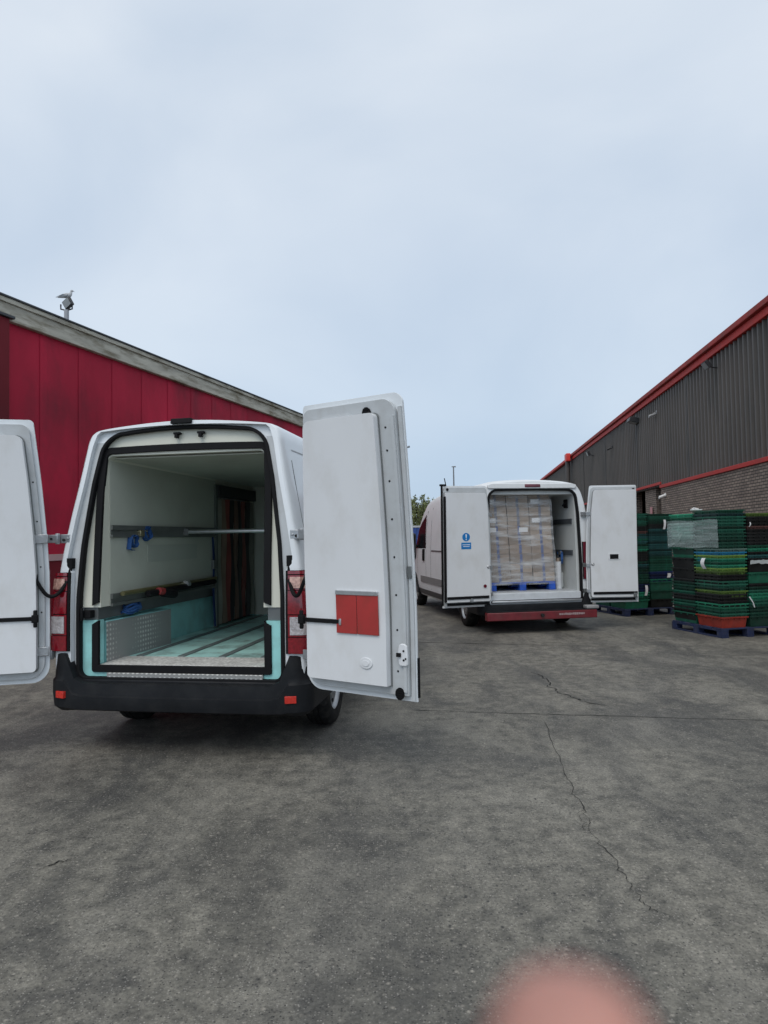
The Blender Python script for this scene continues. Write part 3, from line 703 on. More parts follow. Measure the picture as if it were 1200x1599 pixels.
def lamp_stack(root, S, side, z0, z1, a_in, segs, name='tail_light'):
    # segs: list of (fraction0, fraction1, material); plan goes from inner rear edge round the corner
    def piece(za, zb, off, m_, nm, par, inn=0):
        vs = []; fs = []; nz_ = 6; plan = 9
        for i in range(nz_+1):
            z = za+(zb-za)*i/nz_; ho = S.hw(.15, z)
            pts = [(a_in+inn, S.y0-.004)]
            ao = ho+.004
            for k in range(7):
                t_ = k/6*math.pi/2; rr = .05; pts.append((ao-rr+rr*math.sin(t_), S.y0-.004+rr-rr*math.cos(t_)))
            pts.append((ao, S.y0+.16-inn))
            for (a, y) in pts:
                cx_, cy_ = a-.5, y-.25
                vs.append((side*a+side*off*(.6 if y > S.y0+.01 else 0), S.yy(y, z)-off*(1 if y < S.y0+.03 else .2), z))
            for (a, y) in pts: vs.append((side*(a-.03 if y > S.y0+.02 else a), S.yy(y, z)+.03, z))
        q = plan*2
        for i in range(nz_):
            for k in range(plan-1):
                a = i*q+k; fs.append((a, a+1, a+q+1, a+q))
            fs.append((i*q, i*q+q, i*q+q+plan, i*q+plan)); fs.append((i*q+plan-1, i*q+2*plan-1, i*q+q+2*plan-1, i*q+q+plan-1))
        for i in (0, nz_):
            for k in range(plan-1): a = i*q+k; fs.append((a, a+1, a+plan+1, a+plan))
        return obj(nm, MB().add(vs, fs), m_, par, sharp=45)
    hs = piece(z0, z1, .012, SEAL, name, root); li = .020 if S.y0 < 0 else .012
    for f0, f1, m_ in segs:
        if m_ in (CLEARLENS, AMBERLENS):
            piece(z0+(z1-z0)*f0+.004, z0+(z1-z0)*f1-.004, .020, REDLENS, 'lens', hs, li)
            piece(z0+(z1-z0)*f0+.018, z0+(z1-z0)*f1-.016, .027, m_, 'reflector_window', hs, li+.016)
        else: piece(z0+(z1-z0)*f0+.004, z0+(z1-z0)*f1-.002, .024, m_, 'lens', hs, li)
    return hs

# ================= VAN 1 (near, left) =================
sec1 = [(.93,.34),(.985,.40),(1.02,.58),(1.03,.85),(1.02,1.20),(.985,1.50),(.93,1.80),(.865,2.12),(.825,2.34),(.805,2.44),(.765,2.505),(.66,2.535),(.3,2.568),(0,2.58)]
lean1 = lambda z: .12*max(0, (z-1.05)/1.45)**1.5
S1 = VanShape(sec1, [(0,2.58),(3.7,2.58),(4.1,2.44),(4.75,1.60),(5.15,1.30),(5.55,1.02),(5.62,.92)],
              [(-.05,.965),(-.04,.98),(-.015,.99),(.05,1.0),(3.7,1.0),(4.6,.98),(5.2,.94),(5.5,.86),(5.62,.78)], .88, lean1, 5.62)
S1.y0 = -.05
X1, Y1, YAW1 = -1.588, 5.25, R(-9.6)
v1 = empty('panel_van', (X1, Y1, 0), YAW1, label='near white van, rear doors open on an empty load bay with mint green floor', cat='van')
hwO1 = lambda z: interp([(.5,.83),(1.2,.83),(1.6,.805),(2.1,.74),(2.3,.70),(2.5,.655)], z)
OP1 = poly_rows(hwO1, .575, 2.497, .07, .15, 0, .03)
hwREC = lambda z: interp([(.5,.87),(1.40,.872),(1.46,.925),(1.8,.865),(2.12,.80),(2.33,.765),(2.5,.73)], z)
REC = poly_rows(hwREC, .50, 2.497, .07, .05, 0, .025)
def open1(a, b): return [MB().prism(OP1, -.3, b), MB().slab([(z, -hwREC(z)+.0, hwREC(z)) for z in [.40+.05*k for k in range(41)]]+[(2.45,-.735,.735),(2.49,-.72,.72),(2.515,-.69,.69)], -.3, 0, 10).map(lambda x, y, z: (x, y+(lean1(z) if y > -.1 else 0), z+(.032*(1-(x/.7)**2) if z > 2.50 else 0)))]
ys1 = [-.05,-.04,-.015,.05,.12,.3,.6,.9,1.2,2,3,3.7,3.9,4.1,4.3,4.5,4.75,4.95,5.15,5.35,5.55,5.62]
# body has the lean built in, so cut with an opening that reaches further
body1 = van_shell(v1, S1, ys1, (1.02, 4.70), .345, open1, 3.62, WHITE)
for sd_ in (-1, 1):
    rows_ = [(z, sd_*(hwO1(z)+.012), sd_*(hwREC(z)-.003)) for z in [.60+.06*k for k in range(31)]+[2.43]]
    obj('pillar_overlay', lean_mb(MB().slab(rows_, -.004, .0035), lean1), DOORIN, v1)  # thin grey sheet laid over the body's recess beside the rear opening
# seals and liner
OP1b = poly_rows(hwO1, .575, 2.497, .07, .15, -.018, .03); OP1c = poly_rows(hwO1, .575, 2.497, .07, .15, .012, .03)
obj('door_seal', lean_mb(ring(OP1b, OP1c, -.022, .03), lean1), SEAL, v1, bevel=.006)
inner = lambda z: interp([(.5,.705),(2.0,.705),(2.3,.68)], z)
LI = poly_rows(hwO1, .578, 2.494, .07, .15, .003, .03)
def lin(zlo, zhi, y0, y1):   # opening-shaped block clipped in z
    pts = [(a, min(max(z, zlo), zhi)) for a, z in LI]
    q = []
    for p in pts:
        if not q or (abs(q[-1][0]-p[0])+abs(q[-1][1]-p[1])) > 1e-5: q.append(p)
    r_ = []
    for i, p in enumerate(q):
        if zlo > .6 and abs(p[1]-zlo) < 1e-6: continue
        if zhi < 2 and abs(p[1]-zhi) < 1e-6: continue
        r_.append(p)
    if zlo > .6: r_ = [(hwO1(zlo)-.003, zlo)]+r_+[(-(hwO1(zlo)-.003), zlo)]
    if zhi < 2:
        R_ = [p for p in r_ if p[0] > 0]; Lf = [p for p in r_ if p[0] < 0]
        r_ = R_+[(hwO1(zhi)-.003, zhi), (-(hwO1(zhi)-.003), zhi)]+Lf
    mb = MB().prism(r_, y0, y1); return mb
LEANK = lambda mb: lean_mb(mb, lean1)
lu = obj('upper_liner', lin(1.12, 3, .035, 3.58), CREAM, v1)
cavU = poly_rows(lambda z: interp([(1,.671),(2.4,.671)], z), 1.0, 2.325, .02, .06)
cut(lu, [MB().prism(cavU, -.3, 3.44), MB().box(-.79,-.65,2.25,3.30,.9,2.17)])
def shear(o, lf):
    for v in o.data.vertices:
        v.co.y += lf(v.co.z)*max(0, 1-max(0, v.co.y)/1.2)
shear(lu, lean1)
ll = obj('lower_liner', lin(.5, 1.02, .03, 3.58), MINT, v1)
cut(ll, [MB().box(-.695,.695,-.3,.14,.66,1.3), MB().box(-.765,.765,.12,3.44,.66,1.3)])
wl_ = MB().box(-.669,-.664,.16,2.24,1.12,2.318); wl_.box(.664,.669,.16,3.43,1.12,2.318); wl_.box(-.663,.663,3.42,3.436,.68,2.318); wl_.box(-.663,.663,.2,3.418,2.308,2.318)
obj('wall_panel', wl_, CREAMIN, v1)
obj('waist_plate', MB().box(-.822,-.70,.05,3.5,1.022,1.118), GREYM, v1); obj('waist_plate', MB().box(.70,.822,.05,3.5,1.022,1.118), GREYM, v1)
sA = poly_rows(lambda z: interp([(.5,.735),(2.0,.730),(2.4,.71)], z), .618, 2.392, .02, .09, 0, .01)
sB = poly_rows(lambda z: interp([(.5,.735),(2.0,.730),(2.4,.71)], z), .618, 2.392, .02, .09, .055, .01)
obj('inner_seal', LEANK(ring(sA, sB, .012, .045, zmin=1.12)), SEAL, v1, bevel=.004)
obj('inner_seal', LEANK(ring(sA, sB, .012, .045, zmax=1.03)), SEAL, v1, bevel=.004)
obj('floor', MB().box(-.76,.76,.42,3.42,.661,.672), MINTF, v1)
for a in (-.56, -.19, .17, .53): obj('floor_strip', MB().box(a-.03,a+.03,.425,3.4,.6725,.680), mat('floor_strip_grey', (.12,.15,.15), .55, var=.2, scale=10), v1, bevel=.002)
obj('threshold_plate', MB().box(-.69,.69,.05,.42,.661,.674), mat('worn_threshold_aluminium', (.62,.61,.58), .5, var=.35, scale=45, metal=.1, dirt=(.3,.29,.27), dscale=8), v1, bevel=.002)
obj('threshold_plate', MB().box(-.60,.67,.0,.028,.582,.618), TREAD, v1, bevel=.003)
wb = obj('wheel_box', MB().prism([(-.76,.16),(-.693,.16),(-.632,1.10),(-.76,1.10)],.665,1.0,'xy'), MINT, v1, bevel=.01)
obj('tread_side', MB().prism([(-.6925,.15),(-.687,.15),(-.626,1.11),(-.631,1.11)],.672,.992,'xy'), TREAD, wb); obj('end_plate', MB().box(-.755,-.63,1.102,1.108,.672,.992), GREYM, wb)
wb2 = obj('wheel_box', MB().box(.625,.76,.16,1.10,.665,1.0), MINT, v1, bevel=.01); obj('tread_side', MB().box(.618,.624,.19,1.12,.672,.992), TREAD, wb2)
# cargo rails
RAILM = mat('dull_grey_rail', (.20,.21,.20), .45, metal=.6, var=.2)
def rail(sd_, y0, y1, z, ):
    r_ = MB(); r_.box(*sorted((sd_*.642, sd_*.663)), y0, y1, z-.05, z-.028); r_.box(*sorted((sd_*.642, sd_*.663)), y0, y1, z+.012, z+.05); r_.box(*sorted((sd_*.656, sd_*.6635)), y0, y1, z-.028, z+.012)
    obj('cargo_rail', r_, RAILM, v1)
rail(-1, .16, 2.22, 1.72); rail(1, .16, 3.40, 1.72); rail(-1, .16, 2.22, 1.165); rail(1, .16, 3.40, 1.165)
obj('wall_patch', MB().box(-.6635,-.659,.75,1.75,1.45,1.60), mat('pale_patch', (.40,.42,.37), .5, var=.03), v1, bevel=.001)
# side doorway with hanging strips, bulkhead fittings
obj('doorway_header', MB().box(-.68,-.62,2.25,3.40,2.12,2.25), mat('dark_header', (.03,.032,.032), .6), v1, bevel=.004)
obj('doorway_post', MB().box(-.68,-.64,2.20,2.245,.68,2.25), mat('dark_post', (.10,.115,.105), .5), v1)
STR = [(.24,.24,.20),(.20,.15,.11),(.22,.06,.05),(.03,.03,.03),(.20,.12,.09),(.03,.03,.03),(.20,.07,.06),(.05,.05,.05),(.20,.20,.17)]
obj('side_door', MB().box(-.815,-.795,2.2,3.4,.68,2.2), mat('side_door_dark', (.06,.065,.06), .6), v1)
for i, c in enumerate(STR):
    y = 2.27+i*.124; w_ = .122
    vs = []; fs = []
    for k in range(11):
        z = .70+1.40*k/10; dx = .010*math.sin(k*.9+i*1.7)
        vs += [(-.665+dx, y, z), (-.640+dx+.008*math.sin(i), y+w_*.5, z), (-.665+dx, y+w_, z), (-.675+dx, y+w_, z), (-.653+dx, y+w_*.5, z), (-.675+dx, y, z)]
    for k in range(10):
        for q in range(6): a = k*6+q; b = k*6+(q+1) % 6; fs.append((a, b, b+6, a+6))
    obj('curtain_strip', MB().add(vs, fs), mat('strip_%d' % i, c, .45, var=.2, scale=4), v1)
obj('bulkhead_vent', MB().box(-.5,.3,3.38,3.416,1.8,2.2), mat('evaporator_grey', (.22,.23,.22), .5), v1, bevel=.01)
for a in (-.06, .14):
    q = MB().box(a-.028,a+.028,-.012,.03,2.475,2.492); q.box(a-.012,a+.012,-.022,.02,2.445,2.475); obj('lock_striker', LEANK(q), SEAL, v1, bevel=.003)
q = MB().box(-.085,.085,-.075,.0,2.55,2.592); obj('brake_light', LEANK(q), SEAL, v1, bevel=.006)
q = MB().box(-.81,-.73,-.01,.05,1.04,1.10); q.tube([(-.79,-.03,1.12),(-.79,-.03,1.02)], .012, 8); obj('latch', q, SEAL, v1, bevel=.004)
# bumper swept round the rear
def bumper(S, z_low, z_side, z_mid, m_, prof_out, mid_half, parent, side_len):
    plan = [(-1.03, side_len), (-1.03,.30), (-1.03,.12)]
    for k in range(9): t_ = k/8*math.pi/2; plan.append((-.90-.13*math.cos(t_), .05-.13*math.sin(t_)+.0))
    for k in range(1, 24): plan.append((-.90+1.8*k/24, -.08-.012*math.sin(math.pi*k/24)))
    plan += [(-a, y) for a, y in reversed(plan[:12])]
    vs = []; fs = []; n_ = len(prof_out)
    for i, (a, y) in enumerate(plan):
        p0 = Vector(plan[max(0,i-1)]); p1 = Vector(plan[min(len(plan)-1,i+1)]); d = (p1-p0).normalized(); nn = Vector((d.y, -d.x))
        u = max(0, min(1, (abs(a)-mid_half)/.10)); u = u*u*(3-2*u); zt = z_mid+(z_side-z_mid)*u
        for k, (o, f) in enumerate(prof_out):
            z = z_low+(zt-z_low)*f; vs.append((a+nn.x*o, y+nn.y*o, z))
    for i in range(len(plan)-1):
        for k in range(n_):
            k2 = (k+1) % n_; fs.append((i*n_+k, i*n_+k2, (i+1)*n_+k2, (i+1)*n_+k))
    fs += [tuple(range(n_)), tuple(reversed([(len(plan)-1)*n_+k for k in range(n_)]))]
    return obj('rear_bumper', MB().add(vs, fs), m_, parent, sharp=40)
bp1 = bumper(S1, .345, .775, .555, PLAST, [(-.10,0),(-.02,-.02),(.02,.06),(.03,.30),(.028,.52),(.012,.56),(.010,.64),(.0,.98),(-.015,1.0),(-.10,1.0)], .80, v1, .62)
q = MB().box(-.80,.80,-.03,.10,.50,.573); obj('sill_plate', q, PLAST, v1, bevel=.012)
q = MB().box(-.16,-.10,-.036,-.02,.535,.55); obj('striker_plate', q, ALU, v1); q = MB().box(.02,.07,-.036,-.02,.53,.555); obj('striker_slot', q, SEAL, v1)
for sd_ in (-1, 1):
    q = MB().box(-.042,.042,-.012,.02,-.026,.026); th_ = .30*sd_; ct, st_ = math.cos(th_), math.sin(th_); q.map(lambda x,y,z: (x*ct-y*st_, x*st_+y*ct, z))
    obj('reflector', q.map(lambda x,y,z: (x+sd_*.918, y-.108, z+.468)), mat('red_reflector', (.50,.03,.02), .2, var=.2, scale=60), v1, bevel=.003)
for sd_ in (-1, 1):
    lamp_stack(v1, S1, sd_, .79, 1.40, .875, [(0,.20,REDLENS),(.20,.47,CLEARLENS),(.47,.76,REDLENS),(.76,.95,AMBERLENS),(.95,1,REDLENS)])
    obj('side_moulding', S1.patch([(.25,.60),(3.5,.60),(3.5,.74),(.25,.74)], sd_, .012, 12, 2) if False else S1.patch([(1.48,.58),(3.9,.58),(3.9,.72),(1.48,.72)], sd_, .014, 12, 2), PLAST, v1)
    obj('panel_seam', S1.line([(.16,.85),(.16,2.25)], sd_, .006), SEAL, v1)
    obj('roof_seam', S1.line([(.2,2.335),(3.6,2.335)], sd_, .012), mat('seam_grey', (.35,.36,.37), .5), v1)
    obj('marker_lamp', S1.patch([(.62,2.05),(.72,2.05),(.72,2.075),(.62,2.075)], sd_, .012, 2, 2), SEAL, v1)
cab_details(v1, S1, [(3.75,1.32),(4.75,1.32),(4.45,1.82),(3.75,2.0)], (4.05, 4.80), (4.55, 1.5))
# hinges, cables
def door_frame(root, side, ox, oy, deg, mesh_list): pass
def place_door(root, side, ox, oy, deg):
    e_ = (Vector((side*ox, oy, 0)), R(deg)*side); return e_
DW1 = .93
hwD1 = lambda z: interp([(.4,.93),(1.4,.93),(1.7,.915),(2.1,.885),(2.55,.84)], z)
def dl(mb, side, W=DW1, lf=lean1):   # closed-position coords -> door-local coords (origin at the hinge edge)
    return mb.map(lambda x, y, z: (side*(x-W), y+lf(z), z))
def door_van1(side):
    loc, rz_ = place_door(v1, side, 1.03 if side > 0 else 1.012, -.12, 156.5)
    skin = MB().slab(door_rows(hwD1, .555, 2.575, .13, .03, 0, .012, .07), -.055, -.037, 3)
    d = obj('rear_door', dl(skin, side), WHITE, v1, loc=loc, rotz=rz_, bevel=.004)
    P = lambda nm, mb, m_, bv=0, **k: obj(nm, dl(mb, side), m_, d, bevel=bv, **k)
    P('inner_frame', MB().slab(door_rows(hwD1, .595, 2.535, .12, .06, .028, .055, .10), -.0365, -.002, 3), DOORIN, .008)
    P('edge_flange', MB().slab(door_rows(lambda z: .045, .56, 2.48, .01, .01, 0, .018), -.0365, -.022, 1), DOORIN, .003)
    P('edge_ridge', MB().slab(door_rows(lambda z: .085, .62, 2.42, .01, .01, 0, .062), -.0015, .012, 1), DOORIN, .004)
    P('liner', MB().slab(door_rows(hwD1,   .655, 2.445, .03, .05, .075, .185, .03), -.0015, .060, 3), LINER, .010, seg=3)
    P('liner_seal', MB().slab(door_rows(hwD1, .648, 2.452, .03, .05, .068, .178, .03), -.0012, .010, 3), mat('liner_gap_grey', (.16,.17,.17), .6), .002)
    ex = MB().slab(door_rows(hwD1, 1.2, 2.475, .01, .09, .16, .33, .12), -.0015, .014, 2); P('top_pressing', ex, DOORIN, .005)
    sc_ = MB()
    for z in (.75,1.02,1.25,1.5,1.75,2.0,2.2,2.35): sc_.lathe([(.002,0),(.002,.007),(-.004,.008)], 'y', 8, (.135,-.001,z))
    for z in (.8,1.1,1.45,1.8,2.1): sc_.lathe([(.002,0),(.002,.006),(-.004,.007)], 'y', 8, (hwD1(z)-.05,-.001,z))
    P('screw', sc_, SEAL)
    # restraint strap
    st = MB().box(.555,.905,.066,.074,1.045,1.075) if side > 0 else MB().box(.50,.87,.066,.074,1.045,1.075)
    P('check_strap', st, SEAL, .002)
    e0 = .905 if side > 0 else .875
    kn = MB().box(e0-.045,e0+.0,.06,.10,1.03,1.09); kn.tube([(e0-.02,.08,.995),(e0-.02,.08,1.125)], .016, 8); P('strap_clip', kn, SEAL, .006)
    P('strap_end', MB().box(.538,.556,.062,.08,1.038,1.082), ALU, .002)
    # vents
    def vent(cx_, cz, nm='air_vent'):
        v_ = MB().slab([(cz+r_*.04, cx_-.034*math.sqrt(max(.05,1-r_*r_)), cx_+.034*math.sqrt(max(.05,1-r_*r_))) for r_ in (-1,-.7,-.3,.3,.7,1)], -.001, .010, 1)
        for k in range(4): v_.box(cx_-.022,cx_+.022,.010,.014,cz-.026+k*.016,cz-.018+k*.016)
        P(nm, v_, SEAL)
    vent(.27, 2.455); vent(.12, .605)
    # latch
    lt = MB().slab([(.79,.06,.10),(.80,.05,.115),(.86,.05,.125),(.92,.055,.115),(.935,.07,.10)], -.001, .022, 1); lo = P('latch_cover', lt, LINER, .006)
    lh = MB().box(.095,.125,.018,.036,.85,.875); lh.lathe([(.026,0),(.026,.007),(.01,.007)], 'y', 10, (.075,0,.89)); lh.lathe([(.026,0),(.026,.007),(.01,.007)], 'y', 10, (.075,0,.83)); lh.lathe([(.026,0),(.026,.006),(.01,.006)], 'y', 10, (.06,0,.84))
    P('latch_hole', lh, SEAL)
    P('upper_latch', MB().box(.02,.05,-.03,-.012,1.36,1.44), GREYM, .003)
    P('door_edge_seal', MB().slab(door_rows(lambda z: .016, .58, .84, .01, .01, 0, .004), -.064, -.045, 1), SEAL)
    if side > 0:
        P('aluminium_strip', MB().box(.235,.58,.061,.0785,1.246,1.275), ALU, .002)
        for a, b in ((.235,.405),(.410,.58)): P('rubber_flap', MB().slab([(.985,a,b),(1.08,a,b),(1.252,a,b)], .0665, .0735, 2), REDFLAP, .0015)
        ov = [(.345+.052*math.cos(t_), .795+.038*math.sin(t_)) for t_ in [2*math.pi*k/28 for k in range(28)]]
        P('oval_plug', MB().prism(ov, .0605, .068), LINER, .003)
        ov = [(.345+.030*math.cos(t_), .795+.020*math.sin(t_)) for t_ in [2*math.pi*k/28 for k in range(28)]]
        P('plug_button', MB().prism(ov, .0682, .073), LINER, .002)
    # hinges
    for z in (1.665, .80):
        h_ = MB(); h_.box(DW1-.10,DW1+.005,-.001,.012,z-.035,z+.035); P('hinge_leaf', h_, STEEL, .004)
    return d
rd1 = door_van1(1); ld1 = door_van1(-1)
for sd_ in (-1, 1):
    for z, hw_ in ((1.665,.95),(.765,1.0)):
        h_ = MB(); h_.box(*sorted((sd_*(hw_-.05), sd_*(hw_+.035))), -.018, .0+lean1(z)+.01, z-.035, z+.035); h_.tube([(sd_*(hw_+.045),-.035,z-.042),(sd_*(hw_+.045),-.035,z+.042)], .018, 12)
        h_.box(*sorted((sd_*(hw_+.02), sd_*1.05)), -.075, -.055, z-.032, z+.032); h_.box(*sorted((sd_*(hw_+.03), sd_*(hw_+.045))), -.07, -.02, z-.03, z+.03)
        h_.lathe([(-.024,0),(-.024,.012),(-.01,.012)], 'y', 6, (sd_*(hw_-.03), 0, z))
        hh_ = obj('hinge', h_, STEEL, v1, bevel=.004)
        obj('hinge_bolt', MB().lathe([(-.03,0),(-.03,.011),(-.01,.011)], 'y', 8, (sd_*(hw_+.0), 0, z-.01)), DARK, hh_)
        obj('hinge_bolt', MB().lathe([(-.084,0),(-.084,.010),(-.06,.010)], 'y', 8, (sd_*(hw_+.07), 0, z)), DARK, hh_)
    cb = crom([(sd_*.90,-.01,1.47),(sd_*.895,-.04,1.36),(sd_*.945,-.10,1.24),(sd_*1.0,-.15,1.23),(sd_*1.06,-.19,1.34),(sd_*1.085,-.17,1.40)], 6)
    cbm = MB().tube(cb, .014, 8); cbm.box(*sorted((sd_*.875, sd_*.92)), -.03, .03, 1.43, 1.51); obj('cable_gaiter', cbm, SEAL, v1)
# things inside the near van
def van_to_world(X, Y, yaw, p):
    c, s = math.cos(yaw), math.sin(yaw); return (X+c*p[0]-s*p[1], Y+s*p[0]+c*p[1], p[2])
def inv1(name, parts, label, cat, p=(0,0,0), **k):
    t = empty(name, (X1, Y1, 0), YAW1, label=label, cat=cat); return t
def thing_mesh(name, mb, m_, label, cat, X, Y, yaw, **k):
    kk = {a: k[a] for a in ('bevel','smooth','sharp') if a in k}
    o = obj(name, mb, m_, None, loc=(X, Y, 0), rotz=yaw, **kk); return tag(o, label, cat, k.get('group'))
t = empty('load_bar', van_to_world(X1,Y1,YAW1,(0,1.45,1.72)), YAW1, label='grey metal load bar fixed straight across the inside of the near van', cat='load bar')
obj('bar', MB().tube([(-.60,0,0),(.60,0,0)], .021, 14), ALU, t); obj('foot', MB().box(-.672,-.60,-.02,.02,-.035,.035), RAILM, t, bevel=.004); obj('foot', MB().box(.60,.672,-.02,.02,-.035,.035), RAILM, t, bevel=.004)
t = empty('load_bar', van_to_world(X1,Y1,YAW1,(-.63,1.1,1.19)), YAW1, label='dark load bar lying lengthways on the ledge above the wheel box in the near van', cat='load bar')
obj('bar', MB().tube([(.02,-.85,.02),(.0,1.05,.03)], .020, 10), mat('olive_bar', (.16,.15,.07), .4, metal=.5), t)
obj('bar_sleeve', MB().tube([(.05,-.5,-.01),(.03,.95,.0)], .026, 10), SEAL, t)
obj('grip', MB().tube([(.06,-.25,-.02),(.07,-.05,-.05)], .04, 10), SEAL, t); obj('collar', MB().tube([(.035,.25,.02),(.033,.31,.02)], .035, 12), ALU, t); obj('red_clip', MB().tube([(.06,-.33,.0),(.06,-.24,-.01)], .033, 8), mat('clip_red', (.25,.03,.03), .5), t)
rs = random.Random(3)
def strapwad(center, n_, r_, seed):
    rn = random.Random(seed); mb = MB()
    for k in range(n_):
        a0 = rn.uniform(0, 6.28); pts = []
        for i in range(9):
            a = a0+i*.75; pts.append((center[0]+rn.uniform(-.01,.02), center[1]+r_[0]*math.cos(a)*rn.uniform(.6,1), center[2]+r_[1]*math.sin(a)*rn.uniform(.6,1)))
        mb.ribbon(crom(pts, 4), .025, .003)
    return mb
t = empty('ratchet_strap', van_to_world(X1,Y1,YAW1,(-.66,.6,1.7)), YAW1, label='bundled blue ratchet strap hooked on the upper rail of the near van', cat='strap')
wd = strapwad((.02,-.12,-.06), 3, (.055,.06), 4); w2 = strapwad((.02,.10,.0), 3, (.055,.075), 9); obj('webbing', w2, BLUESTRAP, t); wd.ribbon([(.02,-.18,-.03),(.02,-.2,-.13),(.025,-.14,-.14)], .04, .004); obj('webbing', wd, BLUESTRAP, t)
obj('ratchet', MB().box(0,.035,-.03,.04,-.02,.03), mat('brassy_ratchet', (.30,.27,.17), .4, metal=.7), t, bevel=.005)
obj('webbing_tail', MB().ribbon([(.02,-.05,.02),(.015,.03,.03),(.02,.1,.02)], .02, .003), mat('pale_tail', (.42,.42,.3), .6), t)
t = empty('ratchet_strap', van_to_world(X1,Y1,YAW1,(-.66,2.15,1.3)), YAW1, label='long dark blue strap hanging down beside the strip curtain in the near van', cat='strap')
obj('webbing', MB().ribbon(crom([(0,0,.40),(.01,0,.1),(.0,.01,-.25),(.02,0,-.60)], 6), .045, .004, (0,1,0)), mat('dark_blue_webbing', (.012,.04,.15), .7), t)
obj('ratchet', MB().box(-.01,.03,-.04,.04,.02,.12), GREYM, t, bevel=.006)
t = empty('rope', van_to_world(X1,Y1,YAW1,(-.68,.48,1.04)), YAW1, label='blue rope coiled on top of the mint green wheel box', cat='rope')
q = MB()
for k in range(4): q.tube([( .02*math.sin(k)+.045*math.cos(a)*1., .11*math.sin(a)+.01*k, .0+.018*k+.01*math.sin(3*a+k)) for a in [2*math.pi*i/20 for i in range(21)]], .010, 6)
obj('coil', q, BLUESTRAP, t)

# ================= VAN 2 (far, right) =================
sec2 = [(a_*1.02, z_) for a_, z_ in [(.93,.30),(.98,.38),(1.015,.55),(1.025,.85),(1.02,1.25),(1.0,1.7),(.965,2.1),(.92,2.32),(.875,2.44),(.80,2.525),(.6,2.575),(.3,2.598),(0,2.605)]]
lean2 = lambda z: .05*max(0, (z-1.0)/1.5)**1.5
S2 = VanShape(sec2, [(0,2.55),(.12,2.585),(.3,2.605),(3.1,2.605),(3.7,2.58),(4.2,2.45),(4.6,2.22),(5.08,1.70),(5.35,1.38),(5.75,1.16),(5.92,1.0),(5.98,.9)],
              [(0,.96),(.012,.975),(.05,.99),(.12,1.0),(4.2,1.0),(5.0,.97),(5.6,.92),(5.9,.82),(5.98,.75)], .86, lean2, 5.98)
S2.y0 = 0
X2, Y2, YAW2 = 2.555, 11.65, R(9.64)
v2 = empty('panel_van', (X2, Y2, 0), YAW2, label='far white van with its rear doors spread wide around a wrapped pallet of cartons', cat='van')
hwO2 = lambda z: interp([(.4,.83),(1.2,.83),(2.0,.81),(2.45,.77)], z)
OP2 = poly_rows(hwO2, .52, 2.405, .05, .14, 0, .01)
body2 = van_shell(v2, S2, [0,.012,.05,.12,.3,.6,.9,1.2,2,3,3.9,4.1,4.35,4.6,4.9,5.15,5.35,5.55,5.75,5.92,5.98], (1.0, 5.035), .345, lambda a, b: MB().prism(OP2, -.3, b), 3.55, WHITE2)
o2b = poly_rows(hwO2, .52, 2.405, .05, .14, -.02, .01); o2c = poly_rows(hwO2, .52, 2.405, .05, .14, .02, .01)
obj('door_seal', lean_mb(ring(o2b, o2c, -.025, .03), lean2), SEAL, v2, bevel=.006)
LW = mat('grubby_white_liner', (.55,.57,.56), .45, var=.04, dirt=(.32,.32,.30), dscale=3, damt=.3)
l2 = obj('liner', MB().prism(poly_rows(hwO2, .52, 2.405, .05, .14, .004, .01), .04, 3.5), LW, v2)
cut(l2, [MB().prism(poly_rows(lambda z: .765, .66, 2.33, .01, .05), -.3, 3.42)]); shear(l2, lean2)
obj('floor', MB().box(-.762,.762,.06,3.41,.6605,.668), mat('worn_van_floor', (.42,.44,.46), .5, var=.1, dirt=(.2,.2,.2), dscale=6), v2)
obj('sill_panel', MB().box(-.81,.81,-.02,.036,.535,.655), mat('sill_grey_white', (.60,.63,.66), .4, dirt=(.4,.4,.4), dscale=6), v2, bevel=.008)
obj('scuff_strip', MB().box(-.79,.82,-.05,-.0,.495,.53), ALU, v2, bevel=.008)
def rail2(sd_, z, y0=.15, y1=3.4): obj('cargo_rail', MB().box(*sorted((sd_*.745, sd_*.764)), y0, y1, z-.045, z+.045), mat('dark_grey_rail', (.10,.11,.12), .5, metal=.4), v2)
for z in (1.86, 1.31): rail2(1, z); rail2(-1, z)
obj('wheel_box', MB().box(.53,.763,.55,1.5,.669,.95), LW, v2, bevel=.02); obj('wheel_box', MB().box(-.763,-.745,.55,1.5,.669,.95), LW, v2)
q = MB().box(.73,.763,.30,.42,2.1,2.25); q.tube([(.73,.36,2.2),(.69,.36,2.13)], .02, 8); obj('interior_switch', q, SEAL, v2, bevel=.01)
bp2 = bumper(S2, .30, .66, .47, PLAST, [(-.10,0),(-.02,0),(.0,.1),(.01,.5),(.0,.95),(-.015,1.0),(-.10,1.0)], .82, v2, .60)
RSTEP = mat('worn_red_paint', (.15,.014,.020), .45, var=.2, scale=8, dirt=(.12,.03,.03), dscale=6, damt=.7)
st = obj('red_step', MB().box(-.95,.98,-.26,-.13,.225,.36), RSTEP, v2, bevel=.012)
obj('step_tread', MB().box(-.94,.97,-.25,-.09,.361,.372), PLAST, st); obj('step_end', MB().box(.80,1.02,-.255,-.10,.374,.43), mat('step_end_grey',(.28,.28,.28),.5), st, bevel=.015)
mk = MB(); rn = random.Random(5)
x = .30
for k in range(13):
    w_ = rn.uniform(.018,.034); mk.box(x, x+w_, -.2635, -.2605, .285+rn.uniform(0,.006), .325-rn.uniform(0,.008)); x += w_+.008
obj('worn_lettering', mk, mat('faded_letter_grey', (.34,.26,.26), .6), st)
